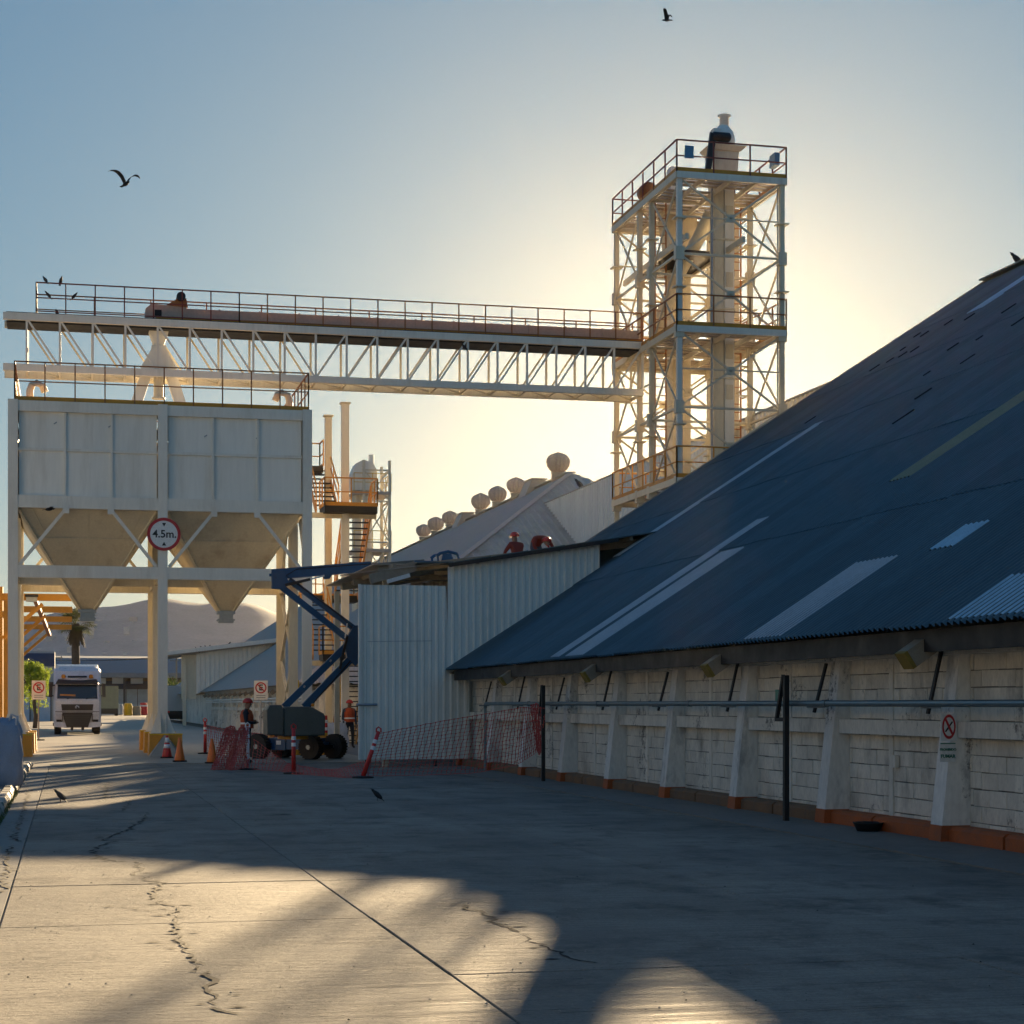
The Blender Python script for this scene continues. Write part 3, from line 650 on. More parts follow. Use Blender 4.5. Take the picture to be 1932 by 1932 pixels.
while y_ < 140:
    pg = G(); a, b = y_ - .15, y_ + .15
    pg.hexa([(10.05, a, 0), (10.45, a, 0), (10.45, b, 0), (10.05, b, 0)], [(10.27, a, 2.25), (10.45, a, 2.25), (10.45, b, 2.25), (10.27, b, 2.25)])
    part('buttress', pg, 'pil', W2); B('rafter_end', (10.35, y_, EZ + .14), (9.62, y_, EZ - .34), .26, 'wood', W2, h=.22)
    y_ += 3.58
part('belt_beam', G().box(10.22, 10.42, HY, 139, 1.24, 1.43), 'wash', W2)
T('wall_pipe', (9.9, HY, 1.9), (9.9, 139, 1.9), .05, 'corr', W2)
T('wall_pipe', (9.9, HY, 1.75), (9.9, 139, 1.75), .04, 'corr', W2)
prof = [(.40, -.6), (.40, .32), (.46, .36), (.42, .44), (.50, .52), (.66, .74), (.70, .98), (.66, 1.18), (.52, 1.36), (.3, 1.47), (.06, 1.56)]
for i, (u, sc) in enumerate([(799, .95), (822, 1.02), (849, .95), (907, 1.05), (938.6, .98), (973.5, .95), (1053, 1.1)]):
    Yv = onX(u, 1000, RX).y; nm = ['farthest', 'second farthest', 'third farthest', 'middle', 'third nearest', 'second nearest', 'nearest, largest'][i]
    t = thing('roof_ventilator', 'rusty onion-shaped roof ventilator, ' + nm + ' on the grey ridge', 'ventilator', (RX, Yv, RZ), group='ridge ventilators')
    part('neck', G().lathe((RX, Yv, RZ), [(r * sc, z * sc) for r, z in prof[:3]], 14), 'corr2', t, smooth=True)
    vg = G()
    pr = [(r * sc, z * sc) for r, z in prof[3:]]; n = 28; c_ = V((RX, Yv, RZ))
    for ii, (r, z) in enumerate(pr):
        for kk in range(n):
            rr = r * (1 if kk % 2 else .87); vg.v.append(c_ + V((rr * math.cos(2 * math.pi * kk / n), rr * math.sin(2 * math.pi * kk / n), z)))
    for ii in range(len(pr) - 1):
        for kk in range(n): vg.f.append((ii * n + kk, ii * n + (kk + 1) % n, (ii + 1) * n + (kk + 1) % n, (ii + 1) * n + kk))
    vg.f.append(tuple(range((len(pr) - 1) * n, len(pr) * n))); vg.mi = [0] * len(vg.f)
    part('turbine_head', vg, 'pinkc', t)
for u in (879, 1010):
    Yv = onX(u, 1000, RX).y
    t = thing('ridge_vent_box', 'square sheet-metal vent box %s on the grey ridge' % ('between the two groups of ventilators' if u < 900 else 'left of the nearest ventilator'), 'vent', (RX, Yv, RZ), group='ridge vent boxes')
    part('casing', G().prism([(RX - .9, Yv - .8, RZ - .5), (RX + .5, Yv - .8, RZ - .4), (RX + .5, Yv - .8, RZ + .55), (RX - .4, Yv - .8, RZ + .6)], (0, 2.2, 0)), 'roof2', t)
    BX('lid', RX - .5, RX + .6, Yv - .9, Yv + 1.5, RZ + .6, RZ + .66, 'corr2', t)

# shed against the far end of the second warehouse
S2 = thing('far_loading_shed', 'far white corrugated shed with overhanging roof beside the grey warehouse', 'shed', (9, 141, 0))
fz = lambda x: 5.35 + .165 * max(0, x - 9)
part('side_wall', G().sheet((9.3, 141, 0), (1, 0, 0), (0, 0, 1), (0, -1, 0), 6.3, lambda s: max(2.4, EZ + PT * (9.3 + s - EX)), lambda s: fz(9.3 + s), .35, .05), 'corr', S2)
BX('corner_panel', 8.2, 9.3, 141.1, 141.2, 2.0, 5.35, 'cream', S2)
BX('corner_post', 8.3, 8.55, 140.9, 141.2, 0, 5.3, 'cream', S2)
part('roof_slab', G().hexa([(7.0, 140.3, fz(7) - .2), (15.8, 140.3, fz(15.8) - .2), (15.8, 152, fz(15.8) - .2), (7.0, 152, fz(7) - .2)], [(7.0, 140.3, fz(7) + .15), (15.8, 140.3, fz(15.8) + .15), (15.8, 152, fz(15.8) + .15), (7.0, 152, fz(7) + .15)]), 'roof2', S2)
B('gutter', (7.0, 140.2, fz(7) + .05), (15.5, 140.2, fz(15.5) + .05), .25, 'corr', S2, h=.3)
# ================================================================== loading bin over the road
BI = thing('loading_bin', 'big white twin-hopper loading bin on steel legs over the road', 'hopper bin', (2.9, 60, 0))
BXs, BYs = (-1.7, 2.9, 7.5), (60.0, 63.8, 67.6)
for i, x_ in enumerate(BXs):
    for j, y_ in enumerate(BYs):
        top = 11.15 if j != 1 else 7.8
        gg = G(); gg.box(x_ - .15, x_ + .15, y_ - .15, y_ - .125, .72, top); gg.box(x_ - .15, x_ + .15, y_ + .125, y_ + .15, .72, top); gg.box(x_ - .13, x_ + .13, y_ - .124, y_ + .124, .72, top - .01)
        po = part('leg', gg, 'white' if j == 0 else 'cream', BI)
        for s_ in (-1, 1):
            part('gusset', G().prism([(x_ + s_ * .15, y_ - .14, .72), (x_ + s_ * .38, y_ - .14, .72), (x_ + s_ * .15, y_ - .14, 1.35)], (0, .02, 0)), 'white', po)
            part('gusset', G().prism([(x_ + s_ * .08, y_ - .15, .72), (x_ + s_ * .08, y_ - .38, .72), (x_ + s_ * .08, y_ - .15, 1.3)], (.02, 0, 0)), 'white', po)
        BX('base_plate', x_ - .4, x_ + .4, y_ - .4, y_ + .4, .705, .725, 'white', BI)
# casing panels, front face seen (2 bays x 3 columns x 2 rows)
for bx0, bx1 in ((-1.7, 2.9), (2.9, 7.5)):
    a, b = bx0 + .15, bx1 - .15; xs_ = [a + (b - a) * k / 3 for k in range(4)]
    for k in range(3):
        for z0, z1 in ((8.17, 9.58), (9.66, 10.80)):
            BX('casing_panel', xs_[k] + .03, xs_[k + 1] - .03, 60.02, 60.06, z0, z1, 'panel', BI)
        if k: BX('stiffener', xs_[k] - .035, xs_[k] + .035, 59.95, 60.06, 8.17, 10.8, 'white', BI)
    BX('mid_stiffener', a, b, 59.965, 60.06, 9.575, 9.665, 'white', BI)
    BX('top_beam', a, b, 59.90, 60.10, 10.8, 11.13, 'white', BI)
    BX('bottom_beam', a, b, 59.88, 60.12, 7.78, 8.17, 'white', BI)
    for y_, m_ in ((60, 'white'), (63.8, 'cream'), (67.6, 'cream')): BX('tie_beam', a, b, y_ - .13, y_ + .13, 5.6, 5.98, m_, BI)
    BX('rear_panel', a, b, 67.55, 67.6, 7.8, 11.0, 'cream', BI)
    BX('roof_plate', a - .1, b + .1, 60.08, 67.6, 11.06, 11.10, 'white', BI)
    # front braces
    L_ = b - a
    B('brace', (a + .05, 59.97, 6.0), (a + L_ * .34, 59.97, 7.78), .10, 'white', BI)
    B('brace', (b - .05, 59.97, 6.0), (b - L_ * .34, 59.97, 7.78), .10, 'white', BI)
    B('brace', (a + .05, 67.5, 6.0), (a + L_ * .34, 67.5, 7.78), .10, 'cream', BI)
    B('brace', (b - .05, 67.5, 6.0), (b - L_ * .34, 67.5, 7.78), .10, 'cream', BI)
    for s_ in (0, 1): BX('brace_plate', (a + L_ * .34 if s_ == 0 else b - L_ * .34) - .1, (a + L_ * .34 if s_ == 0 else b - L_ * .34) + .1, 59.86, 59.88, 7.62, 7.95, 'white', BI)
    # hopper: two frusta and an outlet
    cx, cy = (bx0 + bx1) / 2, 63.8
    def fr(z0, h0, d0, z1, h1, d1): return G().hexa([(cx - h0, cy - d0, z0), (cx + h0, cy - d0, z0), (cx + h0, cy + d0, z0), (cx - h0, cy + d0, z0)], [(cx - h1, cy - d1, z1), (cx + h1, cy - d1, z1), (cx + h1, cy + d1, z1), (cx - h1, cy + d1, z1)])
    ht, dt, ho = 2.13, 3.62, .22; zb, zt = 4.78, 7.78
    def at_z(z): f = (z - zb) / (zt - zb); return ho + (ht - ho) * f, ho + (dt - ho) * f
    zm = 6.95; h1, d1 = at_z(zm)
    hp = part('hopper', fr(zm + .01, h1, d1, zt, ht, dt), 'cream', BI)
    part('hopper', fr(zb, ho, ho, zm - .01, h1 - .005, d1 - .005), 'cream', BI)
    part('seam_flange', fr(zm - .012, h1 + .03, d1 + .03, zm + .012, h1 + .03, d1 + .03), 'cream', hp)
    for fx in (-.5, 0, .5): B('weld_seam', (cx + fx * ho * 1.6, cy - ho - .004, zb + .1), (cx + fx * ht * 1.6, cy - dt - .004, zt - .02), .025, 'cream', hp, h=.012)
    for sx in (-1, 1):
        for sy in (-1, 1): B('corner_angle', (cx + sx * ho, cy + sy * ho, zb), (cx + sx * ht, cy + sy * dt, zt), .09, 'cream', hp)
    og = G()
    for z0, z1, r in ((4.7, 4.8, .30), (4.52, 4.7, .23), (4.47, 4.52, .29), (4.40, 4.47, .25)): og.box(cx - r, cx + r, cy - r, cy + r, z0, z1)
    part('outlet_gate', og, 'grey', BI)
for x_ in BXs:
    for z0, z1 in ((5.62, 5.96), (7.8, 8.15)): BX('side_beam', x_ - .10, x_ + .10, 60.15, 67.45, z0, z1, 'cream', BI)
for x_ in (-1.7, 7.5):
    BX('side_panel', x_ - .03, x_ + .03, 60.15, 67.45, 8.15, 11.06, 'panel' if x_ < 0 else 'cream', BI)
    for a, b, z0, z1 in ((63.9, 67.5, .9, 3.2), (67.5, 63.9, .9, 3.2), (63.9, 67.5, 3.2, 5.6), (67.5, 63.9, 3.2, 5.6)): B('cross_brace', (x_, a, z0), (x_, b, z1), .10, 'cream', BI)
    for a, b in ((60.2, 61.9), (67.4, 65.7)): B('brace', (x_, a, 6.0), (x_, b, 7.8), .1, 'cream', BI)
# guard rail round the top
railing(BI, [(-1.65, 67.5, 11.13), (-1.65, 60.0, 11.13), (7.55, 60.0, 11.13), (7.55, 67.5, 11.13), (-1.65, 67.5, 11.13)], 1.22, .95, 'rail', .02, toe='yellow')
for x_, s_ in ((-1.2, 1), (7.0, -1)):
    part('gooseneck_vent', G().path([(x_, 60.6, 11.1), (x_, 60.6, 11.55), (x_ + s_ * .06, 60.6, 11.72), (x_ + s_ * .22, 60.6, 11.80), (x_ + s_ * .38, 60.6, 11.72), (x_ + s_ * .46, 60.6, 11.52)], .115, 10), 'cream', BI, smooth=True)
# small bird-shaped gap marks: lifting lugs on the casing
for x_, z_ in ((-.42, 10.45), (1.25, 10.4), (4.25, 10.2), (5.9, 10.2)): B('lifting_lug', (x_ - .04, 59.99, z_ - .02), (x_ + .05, 59.99, z_ + .04), .03, 'grey', BI)

# yellow concrete feet
for i, x_ in enumerate(BXs):
    for j, y_ in enumerate(BYs):
        nm = ['left', 'centre', 'right'][i] + ' row, ' + ['nearest', 'middle', 'farthest'][j]
        t = thing('footing_block', 'yellow painted concrete footing under the bin, %s' % nm, 'footing', (x_, y_, 0), group='bin footings')
        part('block', G().hexa([(x_ - .45, y_ - .6, 0), (x_ + .6, y_ - .6, 0), (x_ + .6, y_ + .55, 0), (x_ - .45, y_ + .55, 0)], [(x_ - .43, y_ - .58, .70), (x_ + .58, y_ - .58, .70), (x_ + .58, y_ + .53, .70), (x_ - .43, y_ + .53, .70)]), 'yellow', t)
        part('top_edge', G().box(x_ - .445, x_ + .595, y_ - .595, y_ - .575, .66, .703), 'sign_yel', t)
        if (i, j) == (1, 0):
            part('mortar_skirt', G()._add([(2.45, 58.85, 0), (3.35, 58.8, 0), (3.5, 59.35, 0), (2.42, 59.35, 0), (2.92, 59.38, .66), (3.0, 59.36, .64)], [(0, 1, 5, 4), (0, 4, 3), (1, 2, 5), (2, 3, 4, 5), (0, 3, 2, 1)]), 'conc', t)

# height limit disc on the centre leg
t = thing('height_limit_sign', 'round white height limit sign with red rim on the bin centre leg', 'sign', (2.93, 59.8, 6.5))
cz = 7.02; rg = G()
part('disc', G().lathe((2.93, 59.80, cz), [(.52, -.01), (.52, .02)], 40, axis=1), 'sign', t)
for k in range(48):
    a0, a1 = 2 * math.pi * k / 48, 2 * math.pi * (k + 1) / 48
    rg.quad(*[(2.93 + r * math.cos(a), 59.786, cz + r * math.sin(a)) for r, a in ((.43, a0), (.43, a1), (.525, a1), (.525, a0))])
part('rim', rg, 'sign_red', t)
text('4.5m.', 'sign_blk', t, .34, facing((2.95, 59.786, cz)), bold=.006)
for s_ in (1, -1): part('arrow', G().prism([(2.87, 59.783, cz + s_ * .36), (3.0, 59.783, cz + s_ * .36), (2.935, 59.783, cz + s_ * .24)], (0, .004, 0)), 'sign_blk', t)

# ================================================================== conveyor bridge from the bin to the elevator tower
BR = thing('conveyor_bridge', 'long white truss bridge carrying a conveyor from bin to tower', 'conveyor bridge', (8, 63.7, 12.8))
YF, YB_ = 63.1, 64.5; XA, XB = -2.1, 19.85; ZT, ZB = 14.36, 12.72
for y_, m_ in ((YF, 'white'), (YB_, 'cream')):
    BX('top_chord', XA, XB, y_ - .07, y_ + .07, ZT - .10, ZT + .14, m_, BR)
    BX('bottom_chord', XA, XB, y_ - .08, y_ + .08, ZB - .13, ZB + .1, m_, BR)
    N_ = 20; xs_ = [XA + .75 + (XB - XA - .75) * k / N_ for k in range(N_ + 1)]
    for k, x_ in enumerate(xs_):
        B('truss_vertical', (x_, y_, ZB + .1), (x_, y_, ZT - .1), .07, m_, BR)
        if k < N_:
            p, q = ((x_ + .05, ZT - .1), (xs_[k + 1] - .05, ZB + .1)) if k < 9 else ((x_ + .05, ZB + .1), (xs_[k + 1] - .05, ZT - .1))
            B('truss_diagonal', (p[0], y_, p[1]), (q[0], y_, q[1]), .06, m_, BR)
for k in range(N_ + 1):
    x_ = xs_[k]; B('floor_beam', (x_, YF, ZB - .05), (x_, YB_, ZB - .05), .08, 'cream', BR, h=.1); B('floor_beam', (x_, YF, ZT - .02), (x_, YB_, ZT - .02), .08, 'cream', BR, h=.1)
    if k < N_: B('lateral_brace', (x_, YF, ZB - .05), (xs_[k + 1], YB_, ZB - .05), .05, 'cream', BR)
BX('deck', XA + .1, XB, YF - .02, YB_ + .5, ZT + .145, ZT + .17, 'black', BR)
BX('deck_underside', XA + .1, XB, YF + .08, YB_ - .08, ZT - .16, ZT - .11, 'black', BR)
railing(BR, [(-1.05, YB_ + .4, ZT + .17), (-1.05, YF, ZT + .17), (5.6, YF, ZT + .17)], 1.0, .93, 'railred', .02, mid=(.5, .06))
railing(BR, [(5.6, YF, ZT + .17), (19.8, YF, ZT + .17)], 1.0, .93, 'rail', .02, mid=(.5, .06))
railing(BR, [(-1.05, YB_ + .45, ZT + .17), (19.8, YB_ + .45, ZT + .17)], 1.0, 1.86, 'rail', .02)
XC = 2.55
BX('conveyor_casing', XC + 1.2, 19.9, 63.45, 64.1, ZT + .24, ZT + .62, 'pinkc', BR)
B('casing_flange', (XC + .3, 63.42, ZT + .24), (19.9, 63.42, ZT + .24), .06, 'yellow', BR, h=.1)
for k in range(12): BX('casing_joint', XC + 2.4 + k * 1.35, XC + 2.44 + k * 1.35, 63.42, 64.13, ZT + .22, ZT + .645, 'pinkc', BR)
part('drive_head', G().prism([(XC - .05, 63.4, ZT + .2), (XC + 1.3, 63.4, ZT + .2), (XC + 1.3, 63.4, ZT + .66), (XC + .15, 63.4, ZT + .72), (XC - .05, 63.4, ZT + .55)], (0, .8, 0)), 'pinkc', BR)
BX('inspection_hatch', XC + .25, XC + .48, 63.37, 63.4, ZT + .32, ZT + .52, 'black', BR)
part('motor_guard', G().prism([(XC + .65, 63.35, ZT + .7), (XC + 1.35, 63.35, ZT + .66), (XC + 1.3, 63.35, ZT + .95), (XC + 1.05, 63.35, ZT + .95)], (0, .25, 0)), 'rail', BR)
T('motor', (XC + 1.12, 63.2, ZT + .98), (XC + 1.12, 63.75, ZT + .98), .15, 'plastic', BR, n=14)
# chute that splits into the two bins
CH = thing('splitter_chute', 'dusty white chute splitting into two legs above the bin', 'chute', (2.95, 63.8, 11.1))
cx = 2.95
part('inlet_neck', G().hexa([(cx - .16, 63.6, 13.72), (cx + .16, 63.6, 13.72), (cx + .16, 64.0, 13.72), (cx - .16, 64.0, 13.72)], [(cx - .36, 63.5, 14.3), (cx + .36, 63.5, 14.3), (cx + .36, 64.1, 14.3), (cx - .36, 64.1, 14.3)]), 'panel', CH)
part('splitter_box', G().prism([(cx - .62, 63.4, 12.7), (cx + .62, 63.4, 12.7), (cx + .60, 63.4, 12.95), (cx + .22, 63.4, 13.62), (cx - .22, 63.4, 13.62), (cx - .60, 63.4, 12.95)], (0, .8, 0)), 'panel', CH)
BX('neck_flange', cx - .24, cx + .24, 63.5, 64.1, 13.62, 13.72, 'panel', CH)
for s_ in (-1, 1):
    B('chute_leg', (cx + s_ * .42, 63.8, 12.75), (cx + s_ * .95, 63.8, 11.12), .34, 'panel', CH, h=.36)
    BX('leg_flange', cx + s_ * .95 - .28, cx + s_ * .95 + .28, 63.5, 64.1, 11.11, 11.2, 'yellow', CH)
T('dust_pipe', (cx, 63.7, 11.95), (cx, 63.7, 12.72), .17, 'cream', CH, n=12)
T('pipe_flange', (cx, 63.7, 11.93), (cx, 63.7, 11.98), .23, 'cream', CH, n=12)

# ================================================================== elevator tower
TW = thing('elevator_tower', 'tall cream lattice tower with bucket elevators in front of the sun', 'tower', (21.7, 62.8, 0))
TX, TY = (19.9, 23.56), (59.2, 62.2, 63.6, 66.5); LV = [0, 3.0, 6.0, 9.05, 11.6, 14.15, 16.75, 19.3]
for x_ in TX:
    for y_ in TY:
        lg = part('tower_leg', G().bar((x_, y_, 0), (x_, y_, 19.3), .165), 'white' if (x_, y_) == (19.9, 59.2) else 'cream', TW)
        for z_ in (11.0, 15.6, 17.9): part('splice_flange', G().box(x_ - .2, x_ + .2, y_ - .2, y_ + .2, z_, z_ + .04), 'cream', lg)
        for z_ in LV[3:-1]: part('gusset_plate', G().box(x_ - .15, x_ + .15, y_ - .12, y_ + .12, z_ - .22, z_ + .22), 'cream', lg)
for k in range(3, 7):
    z0, z1 = LV[k], LV[k + 1]
    for y_ in TY:
        B('horizontal', (TX[0], y_, z1), (TX[1], y_, z1), .075, 'cream', TW)
        if y_ in (59.2, 66.5, 63.6):
            B('cross_brace', (TX[0], y_, z0), (TX[1], y_, z1), .06, 'cream', TW); B('cross_brace', (TX[1], y_, z0), (TX[0], y_, z1), .06, 'cream', TW)
            zc = (z0 + z1) / 2; BX('node_plate', 21.73 - .14, 21.73 + .14, y_ - .02, y_ + .02, zc - .14, zc + .14, 'cream', TW)
    for x_ in TX:
        for a, b in ((59.2, 62.2), (63.6, 66.5)):
            B('cross_brace', (x_, a, z0), (x_, b, z1), .055, 'cream', TW); B('cross_brace', (x_, b, z0), (x_, a, z1), .055, 'cream', TW)
        B('horizontal', (x_, 59.2, z1), (x_, 66.5, z1), .075, 'cream', TW)
for z_, m_ in ((19.3, 'rail'), (14.15, 'rail'), (9.05, 'yellow')):
    e = .12
    for a, b in zip([(TX[0] - e, 59.08), (TX[1] + e, 59.08), (TX[1] + e, 66.62), (TX[0] - e, 66.62)], [(TX[1] + e, 59.08), (TX[1] + e, 66.62), (TX[0] - e, 66.62), (TX[0] - e, 59.08)]):
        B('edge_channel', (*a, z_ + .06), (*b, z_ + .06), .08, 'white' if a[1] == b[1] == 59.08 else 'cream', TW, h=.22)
    for k in range(19):   # grating bearers with gaps
        y_ = 59.2 + 7.3 * (k + .5) / 19
        if k % 5 == 4: continue
        B('grating_strip', (TX[0], y_, z_ + .15), (TX[1], y_, z_ + .15), .26, 'corr2', TW, h=.03)
    for x_ in (20.8, 21.73, 22.65): B('joist', (x_, 59.2, z_ + .02), (x_, 66.5, z_ + .02), .08, 'cream', TW, h=.16)
    zz = z_ + .17
    loop = [(TX[0] - e, 66.62, zz), (TX[0] - e, 59.08, zz), (TX[1] + e, 59.08, zz), (TX[1] + e, 66.62, zz), (TX[0] - e, 66.62, zz)]
    railing(TW, loop, 1.05, 1.2, m_ if z_ != 19.3 else 'railred', .022, toe='yellow')
for z_ in (10.3, 12.9, 15.4, 18.0):
    for y_ in (59.2, 66.5): B('girt', (TX[0], y_, z_), (TX[1], y_, z_), .045, 'cream', TW)
    for x_ in TX: B('girt', (x_, 62.2, z_), (x_, 63.6, z_), .05, 'cream', TW)
for k in range(34): B('ladder_rung', (20.25, 62.9, 9.3 + .3 * k), (20.65, 62.9, 9.3 + .3 * k), .025, 'rail', TW)
for x_ in (20.25, 20.65): B('ladder_stile', (x_, 62.9, 9.1), (x_, 62.9, 19.5), .045, 'rail', TW)
for p, q in (((20.0, 59.2, 9.0), (20.0, 59.2, 19.2)), ((23.45, 59.3, 9.0), (23.45, 59.3, 19.2))): B('conduit', p, q, .035, 'grey', TW)
BX('drive_deck', 20.2, 22.2, 61.6, 65.6, 17.35, 17.5, 'black', TW)
for x_ in (20.2, 22.2): B('drive_deck_beam', (x_, 59.2, 17.35), (x_, 66.5, 17.35), .1, 'cream', TW, h=.2)
# bucket elevator legs
E1 = thing('bucket_elevator', 'tall twin-trunk bucket elevator rising to a domed vent above the tower', 'elevator', (22.05, 61, 0))
BX('trunk', 21.72, 22.06, 60.8, 61.25, 0, 20.6, 'cream', E1); BX('trunk', 22.10, 22.45, 60.8, 61.25, 0, 20.6, 'panel', E1)
for z_ in (10.5, 12.9, 15.3, 17.7): BX('trunk_flange', 21.68, 22.49, 60.76, 61.29, z_, z_ + .06, 'cream', E1)
part('head_casing', G().hexa([(21.7, 60.7, 19.5), (22.5, 60.7, 19.5), (22.5, 61.35, 19.5), (21.7, 61.35, 19.5)], [(21.6, 60.6, 20.75), (22.55, 60.6, 20.75), (22.55, 61.45, 20.75), (21.6, 61.45, 20.75)]), 'cream', E1)
part('head_plate', G().hexa([(21.6, 60.55, 20.75), (22.6, 60.55, 20.75), (22.6, 61.5, 20.75), (21.6, 61.5, 20.75)], [(21.45, 60.45, 20.92), (22.8, 60.45, 20.92), (22.8, 61.6, 20.92), (21.45, 61.6, 20.92)]), 'cream', E1)
part('hood', G().lathe((22.12, 61.0, 20.92), [(.40, 0), (.40, .35), (.36, .55), (.24, .72), (.17, .80)], 18), 'panel', E1, smooth=True)
part('vent_stack', G().lathe((22.15, 61.0, 21.66), [(.16, 0), (.16, .36), (.23, .39), (.23, .43), (.19, .43)], 18), 'panel', E1, smooth=True)
BX('hood_hatch', 21.65, 21.9, 60.65, 61.0, 21.25, 21.52, 'panel', E1)
part('drive_motor', G().lathe((21.5, 60.45, 21.16), [(.08, 0), (.16, .05), (.16, .62), (.10, .68)], 14, axis=0), 'plastic', E1, smooth=True)
part('belt_guard', G().prism([(21.25, 60.4, 19.85), (21.42, 60.4, 19.75), (21.66, 60.4, 21.15), (21.45, 60.4, 21.3)], (0, .14, 0)), 'plastic', E1)
T('cable_tray', (21.62, 60.75, 9.2), (21.62, 60.75, 19.5), .04, 'grey', E1)
for z_ in (10.2, 12.2, 13.6, 16.1, 18.4): BX('access_hatch', 22.14, 22.4, 60.77, 60.80, z_, z_ + .5, 'cream', E1)
E2 = thing('second_bucket_elevator', 'shorter cream bucket elevator at the back of the tower', 'elevator', (21.85, 65, 0))
BX('trunk', 21.5, 21.84, 64.7, 65.4, 0, 18.0, 'cream', E2); BX('trunk', 21.88, 22.2, 64.7, 65.4, 0, 18.0, 'cream', E2)
part('head_casing', G().hexa([(21.45, 64.6, 17.9), (22.25, 64.6, 17.9), (22.25, 65.5, 17.9), (21.45, 65.5, 17.9)], [(21.2, 64.5, 19.6), (22.4, 64.5, 19.6), (22.4, 65.6, 19.6), (21.2, 65.6, 19.6)]), 'cream', E2)
part('head_drum', G().lathe((21.1, 65.0, 19.9), [(.42, 0), (.42, 1.3), (.2, 1.35)], 18, axis=0), 'panel', E2)
BX('drive_box', 20.55, 20.95, 62.0, 62.5, 19.45, 20.5, 'panel', E2)
part('drive_motor', G().lathe((20.05, 62.9, 19.9), [(.18, 0), (.3, .08), (.3, .6), (.16, .7)], 14, axis=1), 'rail', E2, smooth=True)
SPO = thing('discharge_spout', 'big cream discharge spout sloping from the elevator heads to the bridge', 'spout', (20.9, 63.3, 14.8))
part('spout_pipe', G().path([(21.95, 61.8, 18.9), (21.7, 62.2, 18.2), (21.1, 62.9, 16.9), (20.75, 63.5, 15.7), (20.5, 63.8, 14.9)], .24, 14), 'cream', SPO, smooth=True)
part('branch_pipe', G().path([(21.6, 64.9, 18.2), (21.3, 64.2, 17.3), (21.05, 63.3, 16.6)], .22, 12), 'cream', SPO, smooth=True)
for p, q in (((21.1, 62.9, 16.9), (21.02, 63.02, 16.72)), ((20.75, 63.5, 15.7), (20.7, 63.58, 15.55))): T('pipe_flange', p, q, .31, 'cream', SPO, n=14)
LD = thing('caged_ladder', 'caged ladder climbing the right side of the tower', 'ladder', (23.2, 62.5, 9))
for s_ in (-.22, .22): B('stile', (23.25 + s_, 62.9, 9.2), (23.25 + s_, 62.9, 20.4), .05, 'rail', LD)
for k in range(36): B('rung', (23.03, 62.9, 9.4 + .3 * k), (23.47, 62.9, 9.4 + .3 * k), .03, 'rail', LD)
for k in range(9):
    z_ = 10.5 + k * 1.05; B('cage_hoop', (22.98, 62.3, z_), (23.52, 62.3, z_), .03, 'cream', LD, h=.05)
    for x_ in (22.98, 23.52): B('cage_hoop', (x_, 62.3, z_), (x_, 62.9, z_), .03, 'cream', LD, h=.05)
t = thing('blue_wind_panel', 'light blue panel tied to the tower top railing, left', 'panel', (20.2, 59.05, 19.6)); p0 = onY(1292, 274, 59.0); p1 = onY(1309, 299, 59.0)
BX('panel', p0.x, p1.x, 59.0, 59.04, p1.z, p0.z, 'bluep', t)
t = thing('grey_switch_box', 'small blue-grey switch box on the tower top railing, right corner', 'box', (23.4, 60, 19.6)); p0 = onX(1455, 296, 23.5); p1 = onX(1466, 308, 23.5)
BX('box', 23.42, 23.6, p1.y, p1.y + .5, p1.z - .05, p0.z, 'bluep', t)

# ================================================================== stair tower beside the bin
ST_ = thing('stair_tower', 'yellow zigzag stair tower with black landings beside the bin', 'stairs', (10, 71, 0))
BX('column', 10.06, 10.34, 69.86, 70.14, 0, 13.05, 'white', ST_); BX('column', 9.87, 10.13, 73.1, 73.36, 0, 13.0, 'cream', ST_)
for x_, y_ in ((10.2, 70.0), (10.0, 73.23)): BX('column_cap', x_ - .19, x_ + .19, y_ - .19, y_ + .19, 13.02, 13.08, 'cream', ST_)
def landing(x0, x1, y0, y1, z, open_sides=''):
    BX('landing', x0, x1, y0, y1, z - .26, z, 'black', ST_)
    pts = {'f': ((x0, y0), (x1, y0)), 'r': ((x1, y0), (x1, y1)), 'l': ((x0, y0), (x0, y1)), 'b': ((x0, y1), (x1, y1))}
    for k, (a, b) in pts.items():
        if k in open_sides: continue
        railing(ST_, [(*a, z), (*b, z)], 1.05, .9, 'yellow', .024, toe='yellow')
def flight(x0, x1, ya, za, yb, zb):
    n = round(abs(zb - za) / .2)
    for k in range(1, n):
        y_ = ya + (yb - ya) * k / n; z_ = za + (zb - za) * k / n
        BX('tread', x0, x1, y_ - .12, y_ + .12, z_ - .04, z_, 'black', ST_)
    for x_ in (x0 - .03, x1 + .03):
        B('stringer', (x_, ya, za - .08), (x_, yb, zb - .08), .05, 'yellow', ST_, h=.24)
        B('stair_rail', (x_, ya, za + .95), (x_, yb, zb + .95), .05, 'yellow', ST_); B('stair_mid_rail', (x_, ya, za + .5), (x_, yb, zb + .5), .04, 'yellow', ST_)
        for k in range(0, n + 1, 4):
            f = k / n; p = V((x_, ya + (yb - ya) * f, za + (zb - za) * f)); B('stair_post', p, p + V((0, 0, .95)), .04, 'yellow', ST_)
landing(9.35, 11.35, 69.4, 70.9, 9.1, 'b'); landing(9.0, 11.35, 74.2, 75.4, 6.0, 'f'); landing(9.25, 11.3, 69.2, 70.3, 3.5, 'b'); landing(8.9, 9.95, 74.3, 75.4, 11.2, 'f')
BX('link_bridge', 7.6, 8.9, 74.4, 75.2, 11.05, 11.2, 'black', ST_); railing(ST_, [(7.7, 74.35, 11.2), (8.9, 74.35, 11.2)], 1.05, .6, 'rail', .02)
